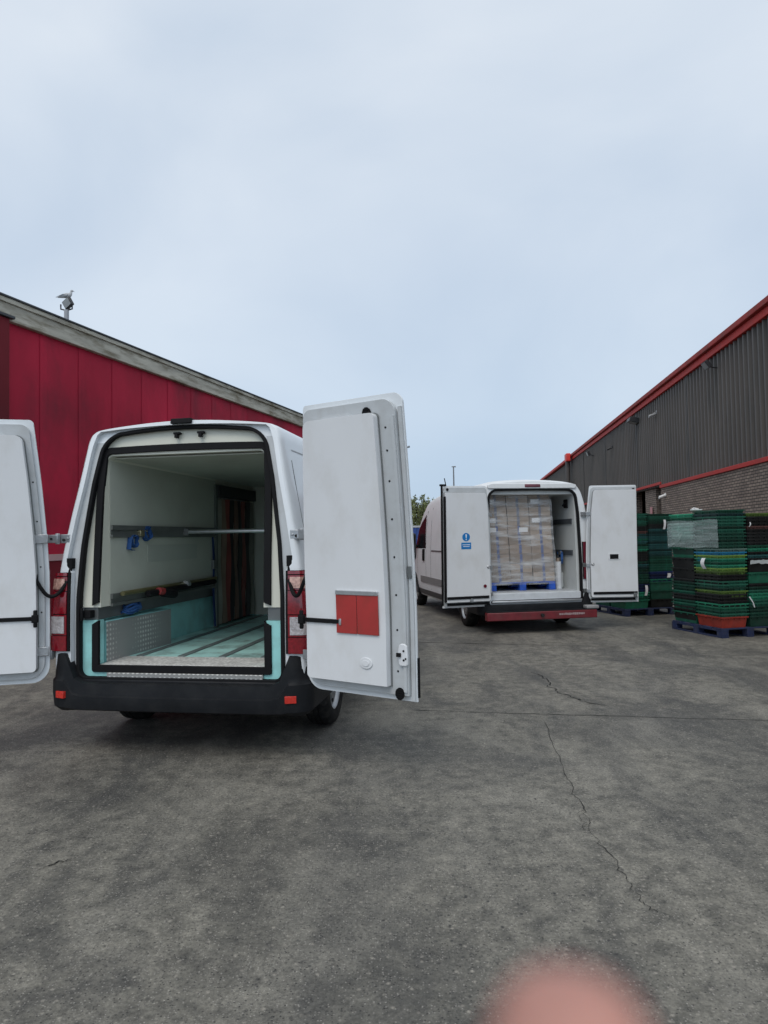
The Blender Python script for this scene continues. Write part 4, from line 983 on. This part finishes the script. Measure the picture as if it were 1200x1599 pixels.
obj('step_bracket', MB().box(-.6,-.54,-.2,.4,.24,.32).box(.54,.6,-.2,.4,.24,.32).tube([(0,-.1,.3),(0,-.3,.30)], .03, 8), DARK, v2)
for sd_ in (-1, 1):
    lamp_stack(v2, S2, sd_, .86, 1.50, .865, [(0,1,DARKRED)])
    obj('side_moulding', S2.patch([(1.48,.62),(4.2,.62),(4.2,.76),(1.48,.76)], sd_, .014, 12, 2), mat('grey_moulding', (.20,.20,.20), .6), v2)
    obj('sill_trim', S2.patch([(1.45,.34),(4.55,.34),(4.55,.46),(1.45,.46)], sd_, .010, 12, 2), mat('dark_grey_trim', (.07,.07,.07), .6), v2)
    for ys_, zt_ in ((1.85,2.25),(3.25,2.25),(3.70,2.2),(4.62,1.35)): obj('panel_seam', S2.line([(ys_,.5),(ys_,zt_)], sd_, .012), SEAL, v2)
    obj('door_handle', S2.patch([(3.82,1.10),(3.98,1.10),(3.98,1.36),(3.82,1.36)], sd_, .025, 3, 3), SEAL, v2)
    obj('slide_rail', S2.line([(1.5,1.33),(3.2,1.33)], sd_, .03, .006), GREYM, v2)
    al = MB(); pts = [(sd_*(S2.hw(5.035, .8)+.012), 5.035+.455*math.cos(t_), .34+.455*math.sin(t_)) for t_ in [math.pi*k/18 for k in range(19)]]
    al.tube(pts, .03, 8); obj('arch_trim', al, PLAST, v2)
    obj('headlight', S2.patch([(5.45,.86),(5.85,.86),(5.75,1.08),(5.40,1.25)], sd_, .01, 5, 4), CLEARLENS, v2)
cab_details(v2, S2, [(3.72,1.38),(5.0,1.36),(4.66,1.80),(3.80,2.12)], (4.3, 5.10), (4.72, 1.53))
q = lean_mb(MB().box(-.14,.14,-.042,.06,2.448,2.502), lean2); obj('brake_light', q, DARKRED, v2, bevel=.012, seg=3)
q = lean_mb(MB().slab([(2.425,-.74,.74),(2.44,-.80,.80),(2.49,-.80,.80),(2.52,-.7,.7)], -.028, .05, 4), lean2); obj('roof_spoiler', q, WHITE2, v2, bevel=.012)
aer = MB().tube([(-.35,4.15,2.5),(-.35,4.3,2.6),(-.36,4.55,3.0)], .012, 6); obj('aerial', aer, SEAL, v2)
DW2 = .955
hwD2 = lambda z: interp([(.4,.955),(1.2,.955),(2.0,.93),(2.5,.875)], z)
def door_van2(side):
    loc = Vector((.895 if side > 0 else -.80, -.10, 0)); rz_ = R(171 if side > 0 else 172)*side
    tk = lambda mb: dl(mb, side, DW2, lean2)
    d = obj('rear_door', tk(MB().slab(door_rows(hwD2, .46, 2.46, .10, .03, 0, .075, .03), -.055, -.035, 3)), WHITE2, v2, loc=loc, rotz=rz_, bevel=.005)
    P = lambda nm, mb, m_, bv=0, **k: obj(nm, tk(mb), m_, d, bevel=bv, **k)
    P('inner_frame', MB().slab(door_rows(hwD2, .49, 2.43, .10, .05, .02, .095, .02), -.0345, -.004, 3), DOORIN, .008)
    P('liner', MB().slab(door_rows(hwD2, .555, 2.345 if side < 0 else 2.38, .03, .05, .055, .105, .02), -.0035, .045, 3), LINER, .012, seg=3)
    P('liner_seal', MB().slab(door_rows(hwD2, .550, 2.35 if side < 0 else 2.385, .03, .05, .049, .099, .02), -.0032, .012, 3), mat('liner_gap_grey', (.16,.17,.17), .6), .002)
    P('bottom_seal', MB().box(.12,.87,.046,.060,.60,.645), SEAL, .004)
    P('door_rim_seal', MB().box(.14,.90,-.0035,.012,.495,.535), SEAL, .004)
    if side < 0: 
        P('edge_seal', MB().slab([(.56,.087,.118),(2.28,.087,.118)], .0, .050, 1), SEAL, .006)
        P('lock_rod', MB().tube([(.078,-.045,.5),(.078,-.045,2.47)], .018, 8), SEAL); P('rod_head', MB().box(.05,.15,-.07,-.02,2.455,2.485), SEAL)
        P('corner_bolt', MB().lathe([(.01,0),(.01,.022),(-.01,.022)], 'y', 10, (.16,-.0,2.395)), SEAL)
        # blue notice: disc with exclamation mark over a text plate
        BL = mat('sign_blue', (.0,.17,.48), .4, var=.03); WH = mat('sign_white', (.78,.80,.82), .4, var=.02)
        dsk = [(.472+.068*math.cos(t_), 1.615+.068*math.sin(t_)) for t_ in [2*math.pi*k/32 for k in range(32)]]
        P('sign_disc', MB().prism(dsk, .0455, .0478), BL); P('sign_plate', MB().box(.385,.56,.0455,.0478,1.418,1.525), BL)
        P('exclamation_mark', MB().slab([(1.595,.466,.478),(1.66,.459,.485)], .0481, .0495, 1).prism([(.472+.010*math.cos(t_), 1.573+.010*math.sin(t_)) for t_ in [2*math.pi*k/14 for k in range(14)]], .0481, .0495), WH)
        P('sign_text_lines', MB().box(.405,.54,.0481,.0493,1.484,1.494).box(.415,.53,.0481,.0493,1.455,1.465), WH)
        rb_ = [(.80+.028*math.cos(t_), .80+.028*math.sin(t_)) for t_ in [2*math.pi*k/20 for k in range(20)]]
        P('round_button', MB().prism(rb_, .0455, .056), DARKRED); 
    else:
        P('pull_recess', MB().box(.40,.60,.0455,.052,1.185,1.30), LINER, .01); P('recess_hole', MB().box(.43,.575,.0525,.056,1.20,1.28), SEAL, .004)
        P('corner_bolt', MB().lathe([(.01,0),(.01,.022),(-.01,.022)], 'y', 10, (.14,-.0,2.385)), SEAL)
        P('lower_latch', MB().box(.13,.19,.046,.07,.545,.62), GREYM, .008)
    P('round_lock', MB().lathe([(.052,0),(.06,.012),(.052,.026),(.044,.030)], 'y', 16, (.87,0,1.115)), STEEL)
    if side < 0: P('bottom_latch', MB().lathe([(.07,0),(.07,.03),(.0,.03)], 'y', 12, (.55,0,.58)), STEEL)
    for z in (1.98, 1.10, .66): P('hinge_leaf', MB().box(DW2-.08,DW2+.01,-.003,.014,z-.03,z+.03), STEEL, .004)
    return d
door_van2(1); door_van2(-1)
for sd_ in (-1, 1):
    for z in (1.98, 1.10, .66):
        h_ = MB().box(*sorted((sd_*.86, sd_*.99)), -.03, .01+lean2(z), z-.035, z+.035); h_.tube([(sd_*.955,-.06,z-.05),(sd_*.955,-.06,z+.05)], .018, 10); obj('hinge', h_, STEEL if z > 1.5 else GREYM, v2, bevel=.004)

# load inside the far van
def w2(p): return van_to_world(X2, Y2, YAW2, p)
PX, PY, PZ = -.115, .28, .672
def pallet(name, mtl, loc, yaw, wx, wy, label, group=None, h_=.145):
    t = empty(name, loc, yaw, label=label, cat='pallet')
    if group: t['group'] = group
    nb_ = 7; bw = wx/(nb_*1.25-.25)
    for k in range(5):
        yb = wy*k/5*1.02; obj('deck_board', MB().box(0, wx, yb+.005, yb+wy/5*.82, h_-.02, h_), mtl, t, bevel=.003)
    for xb in (0, wx/2-.06, wx-.12):
        for yb in (0.002, wy/2-.06, wy-.122): obj('block', MB().box(xb+.001, xb+.119, yb, yb+.12, .0225, h_-.0445), mtl, t, bevel=.003)
        obj('stringer', MB().box(xb, xb+.12, 0, wy, h_-.044, h_-.0205), mtl, t, bevel=.002); obj('base_board', MB().box(xb, xb+.12, 0, wy, 0, .022), mtl, t, bevel=.002)
    return t
pallet('pallet', BLUEPAL2, w2((PX-.6, PY, PZ)), YAW2, 1.2, 1.0, 'bright blue pallet carrying the wrapped cartons inside the far van')
CARD = [mat('brown_cardboard', (.27,.21,.165), .8, var=.1, scale=6), mat('pale_cardboard', (.33,.265,.21), .8, var=.1, scale=6), mat('dull_cardboard', (.225,.178,.14), .8, var=.1, scale=6)]
TAPE = mat('blue_print', (.08,.11,.24), .6, var=.25, scale=20); LBL = mat('white_label', (.68,.68,.68), .6, var=.05)
TAPE2 = mat('faint_blue_print', (.15,.16,.21), .6, var=.25, scale=20)
ordn = ['topmost','second','third','fourth','fifth','sixth','seventh','eighth','ninth','lowest']
cols_ = ['left','middle','right']; rn = random.Random(11); BH = .1615
for r_ in range(10):
    for c_ in range(3):
        for dpt in range(2):
            zb = PZ+.146+(9-r_)*(BH+.002); xa = PX-.61+c_*.405+rn.uniform(-.004,.004)-.008*(9-r_); ya = PY+.01+dpt*.46+rn.uniform(0,.012)
            o = obj('carton', MB().box(.003,.394,0,.45,0,BH), CARD[rn.randrange(3)], None, bevel=.004, loc=w2((xa, ya, zb)), rotz=YAW2+rn.uniform(-.008,.008))
            tag(o, '%s brown carton in the %s column of the wrapped stack%s' % (ordn[r_], cols_[c_], ', rear row' if dpt else ', front row'), 'carton', 'cartons stacked on the pallet in the far van')
            if dpt == 0:
                obj('blue_stripe', MB().box(.175,.222,-.003,-.001,.004,BH-.004), TAPE if r_ > 3 else TAPE2, o)
                obj('seam_tape', MB().box(.0,.394,-.0022,-.0008,BH*.48,BH*.53), CARD[2], o)
                if (r_, c_) in ((1,0),(1,2),(3,0),(3,2),(4,0),(4,1)): obj('paper_label', MB().box(.04 if c_ != 1 else .2,.19 if c_ != 1 else .36,-.006,-.0035,.05,.13), LBL, o)
FILM = film_mat('shrink_film', .26)
ztop_ = PZ+.146+10*(BH+.002)
def film_shell(x0, x1, y0, y1, z0, z1, seed, nx=14, nz_=20, dep=.008):
    rn = random.Random(seed); vs = []; fs = []
    loop = [(x0+(x1-x0)*k/nx, y0) for k in range(nx)]+[(x1, y0+(y1-y0)*k/nx) for k in range(nx)]+[(x1-(x1-x0)*k/nx, y1) for k in range(nx)]+[(x0, y1-(y1-y0)*k/nx) for k in range(nx)]
    n_ = len(loop); cx_, cy_ = (x0+x1)/2, (y0+y1)/2
    for j in range(nz_+1):
        for (a, b) in loop:
            s_ = 1+rn.uniform(0, dep)/.5; vs.append((cx_+(a-cx_)*s_, cy_+(b-cy_)*s_, z0+(z1-z0)*j/nz_+(rn.uniform(-.03,.03) if j == nz_ else 0)))
    for j in range(nz_):
        for k in range(n_): a = j*n_+k; b = j*n_+(k+1) % n_; fs.append((a, b, b+n_, a+n_))
    return MB().add(vs, fs)
fw = obj('shrink_wrap', film_shell(-.635, .62, -.012, .95, .10, ztop_-PZ+.03, 4).map(lambda x, y, z: (x-.05*max(0, z-.15), y, z)), FILM, None, loc=w2((PX, PY, PZ)), rotz=YAW2)
tag(fw, 'clear creased plastic film wound round the carton stack in the far van', 'plastic film')
RES = mat('film_roll_white', (.60,.61,.62), .3, var=.08, scale=8)
t = empty('film_roll', w2((.60,.42,PZ)), YAW2, label='upright roll of clear plastic film beside the pallet in the far van', cat='film roll')
obj('roll', MB().lathe([(0,0),(0,.055),(.48,.055),(.48,.0)], 'z', 20), RES, t); obj('core', MB().lathe([(.481,.02),(.54,.02),(.54,.03),(.481,.03)], 'z', 14), CARD[0], t)
t = empty('ratchet_strap', w2((.68,.5,1.31)), YAW2, label='blue ratchet strap looped on the lower rail of the far van wall', cat='strap')
q = strapwad((0,0,-.02), 3, (.10,.06), 21); q.ribbon([(0,-.08,0),(-.01,-.1,-.12),(0,-.06,-.2)], .04, .004); obj('webbing', q, BLUESTRAP, t); obj('ratchet', MB().box(-.02,.02,-.06,.04,-.05,.02), GREYM, t, bevel=.008)
tag(obj('carton', MB().box(0,.14,0,.2,0,.36), CARD[0], None, bevel=.004, loc=w2((.49,.62,PZ+.0)), rotz=YAW2), 'slim brown carton standing on the van floor behind the film roll', 'carton')

# ------------------------------------------------------------------ crate stacks
def cm(name, c, r_=.5): return mat(name, c, r_, var=.22, scale=9, dirt=(c[0]*.5+.02, c[1]*.5+.02, c[2]*.5+.02), dscale=7, damt=.5)
CC = {'dark green': cm('crate_dark_green', (.008,.060,.038)), 'green': cm('crate_green', (.010,.115,.065)), 'bright green': cm('crate_bright_green', (.02,.20,.11)),
      'teal': cm('crate_teal', (.012,.055,.055)), 'black': cm('crate_black', (.008,.009,.009)), 'lime': cm('crate_lime', (.085,.15,.028)), 'blue': cm('crate_blue', (.01,.16,.30)),
      'red': cm('crate_red', (.27,.030,.018)), 'pale': cm('crate_pale', (.16,.27,.23)), 'navy': cm('crate_navy', (.008,.018,.075)), 'brown': cm('crate_brown', (.10,.045,.04))}
PITCHC = .050
def crate_mesh(wx, wy, H):
    t_ = .10*H/ .17*.1
    m_ = MB(); tp = .014; w_ = .004
    # rim
    def frame(x0,x1,y0,y1,z0,z1,th):
        m_.box(x0,x1,y0,y0+th,z0,z1); m_.box(x0,x1,y1-th,y1,z0,z1); m_.box(x0,x0+th,y0+th,y1-th,z0,z1); m_.box(x1-th,x1,y0+th,y1-th,z0,z1)
    frame(0,wx,0,wy,H-.020,H,.023)
    # tapered hollow body
    b0 = .019; o = [(b0,b0),(wx-b0,b0),(wx-b0,wy-b0),(b0,wy-b0)]; b1 = b0+.018; i_ = [(b1,b1),(wx-b1,b1),(wx-b1,wy-b1),(b1,wy-b1)]
    vs = [(a,b,H-.020) for a,b in o]+[(a,b,0) for a,b in i_]+[(a+(w_ if a < wx/2 else -w_), b+(w_ if b < wy/2 else -w_), H-.020) for a,b in o]+[(a+(w_ if a < wx/2 else -w_), b+(w_ if b < wy/2 else -w_), .006) for a,b in i_]
    fs = [(k,(k+1)%4,4+(k+1)%4,4+k) for k in range(4)]+[(4,5,6,7)]+[(8+k,12+k,12+(k+1)%4,8+(k+1)%4) for k in range(4)]+[(15,14,13,12)]+[(k,8+k,8+(k+1)%4,(k+1)%4) for k in range(4)]
    m_.add(vs, fs)
    # corner ribs under the rim
    for xx in (.05, wx*.3, wx*.5, wx*.7, wx-.06):
        m_.box(xx, xx+.008, .002, .021, H-.045, H-.0205); m_.box(xx, xx+.008, wy-.021, wy-.002, H-.045, H-.0205)
    for yy in (.05, wy*.35, wy*.62, wy-.06):
        m_.box(.002, .021, yy, yy+.008, H-.045, H-.0205); m_.box(wx-.021, wx-.002, yy, yy+.008, H-.045, H-.0205)
    return m_
MESHC = {}
SH = {}
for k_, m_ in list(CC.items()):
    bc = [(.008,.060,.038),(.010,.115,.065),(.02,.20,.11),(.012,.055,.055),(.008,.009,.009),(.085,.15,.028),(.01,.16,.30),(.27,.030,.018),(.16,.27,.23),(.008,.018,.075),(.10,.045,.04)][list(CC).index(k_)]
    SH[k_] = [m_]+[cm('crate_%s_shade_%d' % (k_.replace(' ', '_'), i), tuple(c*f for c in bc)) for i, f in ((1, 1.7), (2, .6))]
def crate_obj(kind, wx, wy, H, sh=0):
    key = (kind, wx, wy, H, sh)
    if key not in MESHC:
        o = obj('crate', crate_mesh(wx, wy, H), SH[kind][sh], None, smooth=False); MESHC[key] = o.data; bpy.data.objects.remove(o)
    o = bpy.data.objects.new('crate', MESHC[key]); COL.objects.link(o); return o
def od(n): return '%d%s' % (n, 'th' if 10 <= n % 100 <= 20 else {1:'st',2:'nd',3:'rd'}.get(n % 10, 'th'))
def stack(org, yaw, cx_, cy_, wx, wy, zbase, seq, where, group, seed, ztop=2.0):
    """seq: (kind, rim height up to which it runs[, 'deep']) from the bottom"""
    rn = random.Random(seed); n_ = 0; c, s = math.cos(yaw), math.sin(yaw); H = .17; rim = zbase+H; drift = 0
    while rim <= seq[-1][1]+.001:
        e_ = next(q for q in seq if rim <= q[1]+.001); kind = e_[0]
        dx, dy = cx_+rn.uniform(-.006,.006), cy_+rn.uniform(-.006,.006)
        if kind not in ('red','blue','lime','pale') and rn.random() < .14: kind = rn.choice(['dark green','teal','green'])
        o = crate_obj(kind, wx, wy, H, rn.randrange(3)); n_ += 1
        o.location = (org[0]+c*dx-s*dy, org[1]+s*dx+c*dy, rim-H); o.rotation_euler = (rn.uniform(-.004,.004), rn.uniform(-.004,.004), yaw+rn.uniform(-.012,.012))
        tag(o, '%s crate, %s up in the %s' % (kind, od(n_), where), 'crate', group)
        rim += .172 if len(e_) > 2 else PITCHC
YP = math.atan2(.26, 1.17)*1.0     # pallet yaw: front edge runs right and slightly away
NP = gpt(1125, 996); YN = R(12.8)
NPAL = (NP[0], NP[1], 0)
pallet('pallet', NAVYPAL, NPAL, YN, 1.02, 1.22, 'dark navy pallet on the yard under the near group of crate stacks')
G1 = 'nested crates on the pallet nearest the camera'; P_ = PITCHC
s00 = [('red',.36),('dark green',.46),('green',.52),('black',.68),('lime',.76),('dark green',.90),('black',.98),('lime',1.08),('green',1.26),('lime',1.30),('blue',1.36),('pale',1.40),('dark green',1.90),('green',1.97)]
stack(NPAL, YN, .01, .01, .49, .595, .147, s00, 'front left column of the near pallet', G1, 1)
s01 = [('black',.42),('dark green',.55),('black',.62),('dark green',.72),('brown',.76),('dark green',.86),('black',1.35,'deep'),('green',1.47),('pale',1.80),('bright green',1.98)]
stack(NPAL, YN, .01, .615, .49, .595, .147, s01, 'rear left column of the near pallet', G1, 2)
s10 = [('dark green',.60),('green',.68),('dark green',.80),('black',1.14,'deep'),('black',1.34),('green',1.46),('black',1.70),('brown',1.74),('black',1.88),('lime',1.96)]
stack(NPAL, YN, .515, .01, .49, .595, .147, s10, 'front right column of the near pallet', G1, 3)
s11 = [('dark green',1.0),('black',1.5),('green',1.93)]
stack(NPAL, YN, .515, .615, .49, .595, .147, s11, 'rear right column of the near pallet', G1, 7)
FP = gpt(975, 962.5); FPAL = (FP[0], FP[1], 0)
pallet('pallet', NAVYPAL, FPAL, YN, 1.14, 1.22, 'navy pallet farther off, under the dark crate stacks beside the far van door')
G2 = 'nested crates on the pallet beside the far van'
t00 = [('green',.50),('navy',.66),('dark green',.95),('teal',1.10),('black',1.3),('dark green',1.45),('teal',1.6),('brown',1.70),('black',1.8),('dark green',2.03)]
stack(FPAL, YN, .01, .01, .55, .595, .147, t00, 'front left column of the far pallet', G2, 4)
t10 = [('black',.55,'deep'),('dark green',.68),('navy',.9),('dark green',1.2),('teal',1.75),('black',1.82),('dark green',2.03)]
stack(FPAL, YN, .575, .01, .55, .595, .147, t10, 'front right column of the far pallet', G2, 5)
t01 = [('dark green',.9,'deep'),('teal',1.4,'deep'),('black',1.8,'deep'),('dark green',2.03)]
stack(FPAL, YN, .01, .615, .55, .595, .147, t01, 'rear left column of the far pallet', G2, 6)
stack(FPAL, YN, .575, .615, .55, .595, .147, t01, 'rear right column of the far pallet', G2, 8)
# film and labels on the crates
def place(p, org, yaw): c, s = math.cos(yaw), math.sin(yaw); return (org[0]+c*p[0]-s*p[1], org[1]+s*p[0]+c*p[1], p[2])
FILM2 = film_mat('loose_film', .30, (.50,.60,.58), (.6, .6, 9), (.14, .40))
vs = []; fs = []; rn = random.Random(9); nz_, ny_ = 14, 24
for j in range(nz_+1):
    for k in range(ny_+1):
        vs.append((-.012-rn.uniform(0,.008), .0+1.24*k/ny_, 1.38+.44*j/nz_+.008*math.sin(k*.4)))
n0 = len(vs); vs += [(x+.0015, y, z) for x, y, z in vs]
for j in range(nz_):
    for k in range(ny_): a = j*(ny_+1)+k; fs.append((a, a+1, a+ny_+2, a+ny_+1)); fs.append((n0+a, n0+a+ny_+1, n0+a+ny_+2, n0+a+1))
f_ = MB().add(vs, fs)
f_.add([(-.03,1.0,1.50),(-.05,.92,1.66),(-.03,.80,1.62),(-.06,.86,1.50),(-.02,1.22,1.36),(-.04,1.2,1.72)], [(0,1,5),(0,3,2),(0,2,1),(4,3,0),(4,0,5)])
tag(obj('shrink_wrap', f_, FILM2, None, loc=NPAL, rotz=YN), 'pale plastic film round the upper left side of the near crate stacks', 'plastic film')
f2 = MB(); vs = []; 
for k in range(13): vs += [(.53+.48*k/12, -.012-.01*random.random(), 1.115+.02*random.random()), (.53+.48*k/12, -.014-.01*random.random(), 1.175+.015*random.random())]
n0 = len(vs); vs += [(x, y-.002, z) for x, y, z in vs]
fs = [(2*k,2*k+1,2*k+3,2*k+2) for k in range(12)]+[(n0+2*k,n0+2*k+2,n0+2*k+3,n0+2*k+1) for k in range(12)]
tag(obj('film_band', MB().add(vs, fs), mat('bunched_film', (.45,.48,.48), .35), None, loc=NPAL, rotz=YN), 'whitish band of bunched film across the front right crates', 'plastic film')
def label_tag(p, org, yaw, w_, h_, label, on_left, bend=.01, letter=None, cm_=None):
    vs = []; fs = []
    for k in range(7):
        u = k/6; o = bend*math.sin(u*3.1)
        for q in (0, w_):
            sh = .02*math.sin(u*2.2)
            vs.append((-.022-o, q+sh, h_*u) if on_left else (q+sh, -.022-o, h_*u))
    n0 = len(vs); vs += [((x-.002, y, z) if on_left else (x, y-.002, z)) for x, y, z in vs]
    for k in range(6): a = 2*k; fs += [(a,a+1,a+3,a+2),(n0+a,n0+a+2,n0+a+3,n0+a+1)]
    o = obj('paper_tag', MB().add(vs, fs), cm_ or LBL, None, loc=place(p, org, yaw), rotz=yaw); tag(o, label, 'paper label', 'paper labels stuck on the crates'); return o
label_tag((0,.27,1.05), NPAL, YN, .085, .17, 'curled white paper tag on the lime banded crates of the near pallet', True, .03)
label_tag((.52,0,1.70), NPAL, YN, .02, .07, 'tiny pale tag on the front right crates of the near pallet', False)
label_tag((.30+.575,0,1.70), FPAL, YN, .05, .19, 'white upright tag near the top of the far crate stacks', False)
label_tag((.42,0,.40), FPAL, YN, .055, .2, 'white tag low on the dark blue crates of the far pallet', False)
label_tag((.93,0,.74), FPAL, YN, .075, .085, 'square white label on the navy crates of the far pallet', False, 0)
lt_ = MB().tube([(.49,-.02,.62),(.53,-.05,.53),(.56,-.04,.46),(.54,-.03,.50)], .009, 6)
tag(obj('strap_end', lt_, LBL, None, loc=NPAL, rotz=YN), 'short white strap end sticking out between the front crates', 'strap')
cr_ = MB().box(0,.16,0,.10,0,.02).tube([(.0,.05,.02),(.06,.08,.04),(.13,.05,.02)], .014, 6)
tag(obj('crumpled_film', cr_, LBL, None, loc=place((.15,.75,1.99), NPAL, YN), rotz=YN, bevel=.01), 'crumpled white plastic lying on top of the near crate stacks', 'plastic film')

# ------------------------------------------------------------------ the photographer's hand, fingertip in front of the lens
SKIN = mat('skin', (.40,.195,.155), .5, var=.28, scale=90)
SKIN.node_tree.nodes['Principled BSDF'].inputs['Subsurface Weight'].default_value = .15
SKIN.node_tree.nodes['Principled BSDF'].inputs['Subsurface Radius'].default_value = (.006,.002,.001)
def cp(px, py, d):   # camera-space survey point to world
    x = (px-600)/FPX*d; v = (799.5-py)/FPX*d
    c, s = math.cos(PITCH), math.sin(PITCH); return Vector((x, d*c-v*s, EYE+d*s+v*c))
tipc = cp(876, 1550, .045)
off = lambda a, b, c: tipc+Vector((a, b, c))*.80
hv = []; he = []; hr = []
def chain(pts, rad, start=None):
    prev = start
    for p, r_ in zip(pts, rad):
        hv.append(tuple(p)); hr.append(tuple(q*.80 for q in r_) if isinstance(r_, tuple) else r_*.80); i = len(hv)-1
        if prev is not None: he.append((prev, i))
        prev = i
    return prev
chain([off(.052,-.035,-.185), off(.047,-.022,-.155), off(.040,-.012,-.125)], [(.030,.020),(.034,.020),(.036,.016)])   # forearm, wrist, palm (root first)
palm = 2
palm2 = chain([off(.034,-.010,-.098)], [(.036,.014)], palm)
chain([off(.014,.000,-.068), off(.006,.004,-.042), off(.001,.003,-.018), off(0,.0,.0)], [.0092,.0088,.0082,.0074], palm2)                # index, tip in view
chain([off(.032,.002,-.066), off(.030,.012,-.044), off(.028,.010,-.026)], [.0095,.0088,.0078], palm2)
chain([off(.051,.001,-.070), off(.051,.012,-.050), off(.050,.011,-.032)], [.009,.0083,.0074], palm2)
chain([off(.068,-.002,-.080), off(.070,.009,-.062), off(.070,.009,-.046)], [.008,.0073,.0065], palm2)
chain([off(.004,-.004,-.128), off(-.014,.006,-.106), off(-.022,.012,-.084)], [.0125,.0105,.009], palm)
hd_ = skin_obj('hand', hv, he, hr, SKIN, 2)
tag(hd_, 'blurred pink fingertip of the photographer poking up at the bottom edge of the picture', 'hand')
